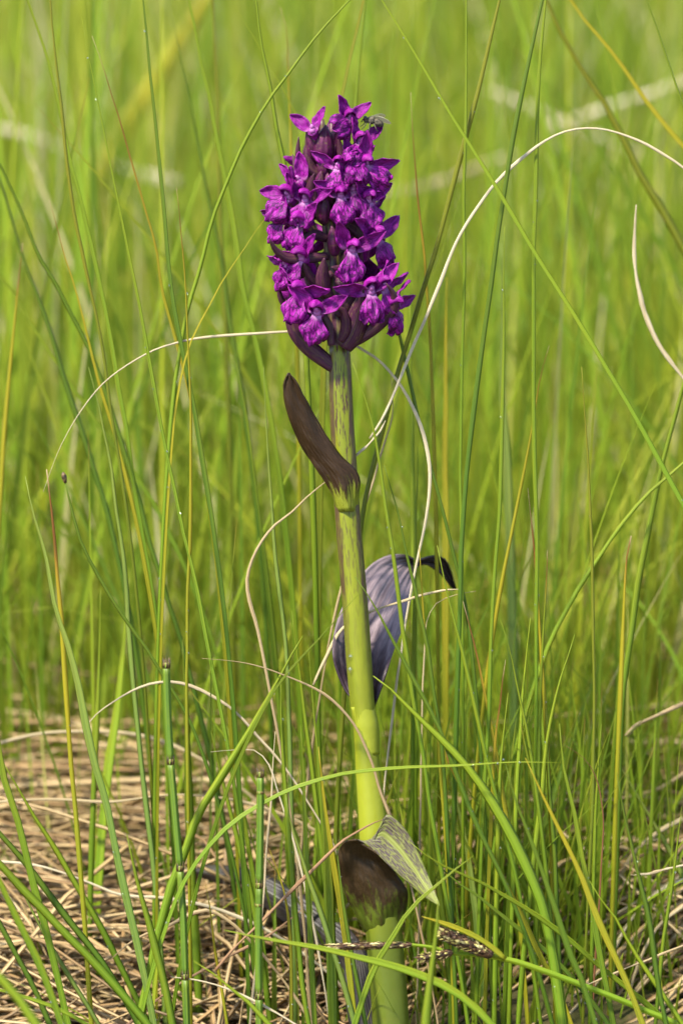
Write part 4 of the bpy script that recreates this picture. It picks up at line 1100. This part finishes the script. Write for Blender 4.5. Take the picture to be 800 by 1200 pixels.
def spur_mesh():
    mb = MB()
    c = catmull([(0, -0.3*mm, 0), (0, 2.0*mm, -0.8*mm), (0, 4.2*mm, -3.2*mm), (0, 5.0*mm, -7.0*mm)], 12)
    tube(mb, c, [1.9*mm - 0.085*mm*i for i in range(12)], 10, up=(1, 0, 0))
    me = mb.mesh('spur'); me.materials.append(M['hood']); return me

def ovary_mesh(length):
    mb = MB()
    c = catmull([(0, length, -length*0.75), (0, length*0.55, -length*0.35), (0, length*0.2, -0.2*mm), (0, -0.2*mm, 0.3*mm), (0, -1.2*mm, 0.7*mm)], 16)
    tube(mb, c, [1.1*mm, 1.3*mm, 1.5*mm, 1.6*mm, 1.65*mm, 1.65*mm, 1.6*mm, 1.55*mm, 1.5*mm, 1.45*mm, 1.5*mm, 1.6*mm, 1.6*mm, 1.5*mm, 1.3*mm, 0.9*mm], 12, ridge=0.06, nr=6, up=(1, 0, 0))
    # little column with pollen caps above the throat
    c = catmull([(0, 0.4*mm, 0.6*mm), (0, -1.0*mm, 1.6*mm), (0, -1.6*mm, 2.4*mm)], 7)
    tube(mb, c, [1.0*mm, 1.0*mm, 1.0*mm, 0.95*mm, 0.9*mm, 0.7*mm, 0.3*mm], 8, up=(1, 0, 0), v0=0.9, v1=1.0)
    me = mb.mesh('flower'); me.materials.append(M['ovary']); return me

LIPS = [lip_mesh(i) for i in range(5)]
SEPS = [sepal_mesh(i, 9.6 + 0.5*i, 2.35 + 0.12*(i % 3), 0.05 + 0.16*(i % 3)) for i in range(5)]
HOODS = [hood_mesh(i) for i in range(3)]
SPUR = spur_mesh(); OVA = ovary_mesh(7.5*mm)

def flower(px, py, yaw, pitch, roll, sc, seps=None, lipang=0, seed=0, dep=None):
    rs = random.Random(seed*7 + 1)
    R = 40*S
    d = dep if dep is not None else -R*math.cos(math.radians(yaw))
    o = link('flower', OVA)
    o.parent = ORCHID
    w = P(px, py, d)
    o.matrix_parent_inverse = Matrix.Translation(ORCHID.location).inverted()
    o.matrix_basis = Matrix.Translation(w) @ Matrix.Rotation(math.radians(yaw), 4, 'Z') @ Matrix.Rotation(math.radians(-pitch), 4, 'X') @ Matrix.Rotation(math.radians(roll), 4, 'Y') @ Matrix.Scale(sc*0.90, 4)
    def sub(name, me, mx, t):
        q = link(name, me); q.parent = o
        q.matrix_basis = mx
        if t: solid(q, t)
        return q
    Rt = lambda a, ax: Matrix.Rotation(math.radians(a), 4, ax)
    if lipang is not None:
        sub('lip', rs.choice(LIPS), Rt(lipang + rs.uniform(-6, 6), 'Y') @ Rt(rs.uniform(-14, 8), 'X') @ Matrix.Translation((0, -0.8*mm, -0.2*mm)), 0.00016)
    if seps is None:
        seps = [(-rs.uniform(38, 68), rs.uniform(-25, 18)), (rs.uniform(38, 68), rs.uniform(-25, 18))]
    for side, (ang, back) in zip((-1, 1), seps):
        # ang: 0 = straight up, negative = to the viewer's left
        sub('sepal', rs.choice(SEPS), Matrix.Translation((side*1.1*mm, 0.6*mm, 0.6*mm)) @ Rt(ang, 'Y') @ Rt(back, 'X') @ Rt(rs.uniform(-35, 35), 'Z'), 0.0002)
    if lipang is not None:
        sub('hood', rs.choice(HOODS), Matrix.Scale(0.84, 4) @ Rt(rs.uniform(-8, 8), 'Y') @ Rt(rs.uniform(-10, 14), 'X'), 0.0002)
    sub('spur', SPUR, Rt(rs.uniform(-8, 8), 'Y'), 0)
    return o

FL = [ # px, py, yaw (minus = faces left), pitch, roll, scale, sepals (angle, lean), lip angle (None = hidden lip)
 (366,154,-25,20,0,.86,[(-62,0),(16,5)],None),
 (410,142, 15,15,0,.86,[(-22,8),(50,5)],68),
 (421,169, 28,15,0,.92,[(-14,8),(64,0)],40),
 (396,197, -8,5,0,.86,[(-58,-5),(40,10)],0),
 (428,196, 26,8,0,1.0,[(12,5),(84,-8)],-38),
 (416,190, 15,20,0,.85,[(-25,0),(35,0)],10),
 (350,214,-40,10,0,.95,[(-62,0),(-16,0)],None),
 (338,232,-40,5,0,1.0,[(-90,5),(15,5)],22),
 (399,230, 6,0,0,.88,[(-60,-8),(80,0)],-5),
 (430,236, 30,0,0,.98,[(-30,0),(60,0)],0),
 (414,222, 22,5,0,.85,[(-40,0),(45,0)],-15),
 (358,236,-28,10,0,.95,[(-40,5),(60,0)],10),
 (352,262,-32,-3,0,1.02,[(-70,0),(45,5)],14),
 (332,258,-50,-5,0,.85,[(-80,0),(0,0)],20),
 (354,303,-38,-5,0,1.0,[(-95,8),(28,0)],38),
 (336,312,-50,-5,0,.85,[(-80,0),(-150,-10)],20),
 (412,294, 18,0,0,1.0,[(-16,0),(62,10)],6),
 (440,281, 45,0,0,1.05,[(-50,0),(62,0)],-22),
 (352,343,-28,-3,0,1.0,[(-40,0),(70,0)],4),
 (372,367,-14,-8,0,1.05,[(-45,0),(62,-5)],8),
 (434,343, 20,0,0,1.1,[(-78,5),(48,0)],0),
 (448,338, 40,0,0,.95,[(20,0),(72,0)],-20),
 (458,360, 50,-10,0,1.0,[(30,0),(84,0)],-16),
 # on the far side of the spike
 (362,200,-165,10,0,.9,None),(408,190,160,15,0,.9,None),(352,250,-140,0,0,1,None),(428,250,130,0,0,1,None),
 (385,225,180,0,0,1,None),(362,300,-155,0,0,1,None),(426,300,140,0,0,1,None),(392,285,178,0,0,1,None),
 (365,355,-140,0,0,1,None),(420,350,150,0,0,1.05,None),(392,345,185,-5,0,1,None),
]
for i, f in enumerate(FL):
    flower(*f, seed=i)

# buds at the top of the spike
def bud(px, py, d, L, W, lean, yaw, seed):
    mb = MB(); n = 14
    b = Vector((0, 0, 0))
    ctr = [(math.sin(lean)*L*t*t, 0, L*t) for t in [i/(n-1) for i in range(n)]]
    rad = [max(0.00012, W*0.5*math.sin(math.pi*min(1, 0.10 + 0.90*(i/(n-1))**0.9))**0.8) for i in range(n)]
    tube(mb, ctr, rad, 14, ridge=0.05, nr=5)
    o = mb.build('bud', M['bud'])
    o.parent = ORCHID
    o.matrix_parent_inverse = Matrix.Translation(ORCHID.location).inverted()
    o.matrix_basis = Matrix.Translation(P(px, py, d)) @ Matrix.Rotation(yaw, 4, 'Z')
    return o
for i, (px, py, d, L, W, le) in enumerate([(379,196,-.0045,.0125,.0065,.05),(368,192,-.004,.010,.0042,-.25),(388,190,-.004,.0105,.0044,.25),
        (372,185,.003,.011,.005,-.1),(388,183,.004,.011,.005,.15),(374,235,-.0055,.009,.0042,-.15),(386,238,-.006,.009,.004,.1),
        (380,262,-.006,.009,.0042,0),(392,300,-.006,.009,.004,.1),(379,210,-.006,.008,.0038,0)]):
    bud(px, py, d, L, W, le, 0.4*i, i)

# bracts: traced midrib (base first), width in pixels
def bract(pts, w, mat='bract', d=(-0.006, -0.012), cup=0.55, facing=1, label=None):
    n, m_ = 20, 7
    c = catmull([tuple(P(x, y, d[0] + (d[1]-d[0])*i/(len(pts)-1))) for i, (x, y) in enumerate(pts)], n)
    T = np.gradient(c, axis=0); rows = []
    for i in range(n):
        v = i/(n-1); t = nz(T[i]); fw = np.array(FWD)
        b = nz(np.cross(t, fw)); q = nz(np.cross(b, t))
        wf = max(0.05, math.sin(math.pi*(0.22 + 0.78*v))**0.8) if v < 1 else 0.04
        row = []
        for j in range(m_):
            u = 2*j/(m_-1) - 1
            row.append(c[i] + b*u*w*S*0.5*wf + q*facing*(u*u)*w*S*0.5*wf*cup)
        rows.append(row)
    mb = MB(); mb.grid(rows, pv=lambda i, j: (2*j/(m_-1) - 1, i/(n-1), 0.5))
    o = put(mb.build('bract', M[mat]), ORCHID); solid(o, 0.00025)
    return o
BR = [
 ([(372,222),(360,212),(352,198),(349,180),(350,160)], 9, (-.003,-.006)),
 ([(376,205),(364,196),(362,178),(367,160),(372,150)], 15, (-.005,-.0075)),
 ([(372,246),(366,235),(364,220),(368,203)], 13, (-.006,-.010)),
 ([(390,205),(398,196),(399,180),(396,160)], 12, (-.005,-.007)),
 ([(383,262),(374,252),(370,238),(369,222)], 12, (-.006,-.011)),
 ([(386,350),(380,338),(378,322),(380,302)], 17, (-.007,-.012)),
 ([(388,250),(384,240),(382,225),(384,208)], 12, (-.005,-.010)),
 ([(385,300),(365,302),(340,303),(325,295),(315,280)], 12, (-.005,-.014)),
 ([(393,330),(405,330),(402,318),(388,313)], 16, (-.007,-.012)),
 ([(396,335),(408,322),(418,310),(424,296)], 18, (-.004,-.008)),
 ([(398,262),(410,262),(420,270),(432,290)], 18, (-.002,-.004)),
 ([(402,408),(412,392),(419,372),(424,352),(426,338)], 27, (-.005,-.010)),
 ([(408,405),(428,392),(446,378),(460,362),(461,345),(452,332)], 14, (-.003,-.012)),
 ([(393,432),(378,420),(360,405),(345,386),(339,362),(341,342)], 19, (-.002,-.004)),
 ([(390,400),(360,370),(335,358),(327,342),(329,325)], 10, (.002,-.004)),
 ([(398,400),(405,385),(402,365),(392,360)], 12, (-.006,-.010)),
 ([(388,405),(386,385),(378,370),(366,362)], 10, (-.006,-.008)),
 ([(396,372),(410,352),(416,338),(432,330)], 16, (-.003,-.005)),
 ([(384,280),(368,275),(352,282),(342,290)], 12, (-.004,-.009)),
 ([(384,215),(402,215),(414,208),(424,200)], 12, (-.004,-.008)),
 ([(390,320),(372,330),(362,322),(356,308)], 12, (-.004,-.009)),
 ([(382,235),(395,240),(404,250),(404,270)], 14, (-.005,-.008)),
]
for b in BR: bract(b[0], b[1], d=b[2])
for i in range(12):     # bracts on the far side
    y = 200 + i*17; a = math.radians(100 + (i*137) % 160)
    x0 = AXX(y)
    ex = math.sin(a)*48; ed = -math.cos(a)*48*S
    bract([(x0, y+14), (x0 + ex*0.5, y + 4), (x0 + ex*0.8, y - 12), (x0 + ex, y - 36)], 13, d=(0.001, ed))

# ------------------------------------------------------------------ fly
def fly():
    d = -0.0075
    base = P(437, 147, d)
    r = empty('fly', base)
    a = np.array(P(425.5,139.5,d-.0005)); b = np.array(P(449,147,d))
    ax = nz(b - a); L = np.linalg.norm(b - a)
    mb = MB()
    n = 26; prof = []
    for i in range(n):
        t = i/(n-1)
        hd = math.sqrt(max(0, 1 - ((t - 0.11)/0.115)**2))*3.9
        th_ = math.sqrt(max(0, 1 - ((t - 0.40)/0.21)**2))*4.9
        ab = math.sqrt(max(0, 1 - ((t - 0.74)/0.27)**2))*4.6
        prof.append(max(hd, th_, ab, 0.9 if 0.02 < t < 0.98 else 0.3)*S)
    cc = [a + ax*L*i/(n-1) + np.array((0, 0, 0.0004*math.sin(math.pi*i/(n-1)))) for i in range(n)]
    tube(mb, cc, prof, 16)
    # legs grow out of the thorax in the same mesh
    for (t, dx, dz, dy) in [(0.28,-7,9,-.0012),(0.36,-2,11,-.0016),(0.46,5,10,-.0014),(0.28,-8,8,.0012),(0.36,0,10,.0016),(0.46,7,9,.0014)]:
        p0 = a + ax*L*t
        p1 = p0 + np.array((dx*0.5*S, dy, -dz*0.30*S)); p2 = p0 + np.array((dx*0.9*S, dy*1.5, -dz*0.75*S)); p3 = p0 + np.array((dx*1.25*S, dy*1.4, -dz*1.0*S))
        tube(mb, catmull([p0, p1, p2, p3], 9), [0.00022,0.00022,0.0002,0.00018,0.00016,0.00014,0.00013,0.00011,0.0001], 6)
    # antennae / mouth
    tube(mb, [a, a + np.array((-0.0006, -0.0002, -0.0009))], [0.0002, 0.00012], 6)
    o = put(mb.build('body', M['fly_body']), r)
    for sgn in (-1, 1):
        mb = MB()
        c0 = a + ax*L*0.10 + np.array((0, sgn*0.00062, 0.00035))
        rows = []
        for i in range(8):
            la = -math.pi/2 + math.pi*i/7
            rows.append([c0 + 0.00062*np.array((math.cos(la)*math.cos(q*math.pi/5), 0.6*math.cos(la)*math.sin(q*math.pi/5), math.sin(la)*1.15)) for q in range(10)])
        mb.grid(rows, closed=True, pv=lambda i, j: (0, 0, 0.5))
        put(mb.build('eye', M['fly_eye']), r)
    for (tip, wd, dd) in [((451.5,136.5), 8.5, .0014), ((458,144.5), 8.5, -.0016)]:
        mb = MB()
        p0 = np.array(P(435,136.5,d + dd*0.25)); p1 = np.array(P(tip[0], tip[1], d + dd*1.6))
        e = nz(p1 - p0); Lw = np.linalg.norm(p1 - p0)
        s_ = nz(np.cross(e, np.array((0.15, 0.75, 0.65)))); rows = []
        for i in range(12):
            t = i/11; ww = wd*S*0.55*(math.sin(math.pi*min(1, (0.06 + 0.90*t)**1.25))**0.6 if t < 1 else 0.2)
            rows.append([p0 + e*Lw*t + s_*ww*(2*j/6 - 1) + np.array((0, 0, 0.0002*math.sin(3*t))) for j in range(7)])
        mb.grid(rows, pv=lambda i, j: (2*j/6 - 1, i/11, 0.5))
        w_ = put(mb.build('wing', M['fly_wing']), r); solid(w_, 0.00003)
    tag(r, 'small grey fly with clear wings perched on the topmost right flower', 'fly')
fly()

# ------------------------------------------------------------------ water
def ico(mb, c, r, n=6, k_=8, sq=1.0):
    rows = []
    for i in range(n + 1):
        la = -math.pi/2 + math.pi*i/n
        rows.append([np.array(c) + r*np.array((math.cos(la)*math.cos(2*math.pi*q/k_), math.cos(la)*math.sin(2*math.pi*q/k_), math.sin(la)*sq)) for q in range(k_)])
    mb.grid(rows, closed=True, pv=lambda i, j: (0, 0, 0))
for (x, y, r, lab) in [(411,770,2.9,'upper of two clear water drops on the stem beside the purple leaf'), (410.5,785,3.2,'lower of two clear water drops on the stem beside the purple leaf')]:
    mb = MB(); ico(mb, P(x, y, -0.0031), r*S, 12, 16, 1.25)
    tag(mb.build('water_drop', M['water']), lab, 'water drop', 'water drops on the stem')
mb = MB()
for c, r in DEW: ico(mb, c, r, 5, 7)
tag(mb.build('dew', M['water']), 'tiny dew drops beading along the grass blades', 'dew', kind='stuff')
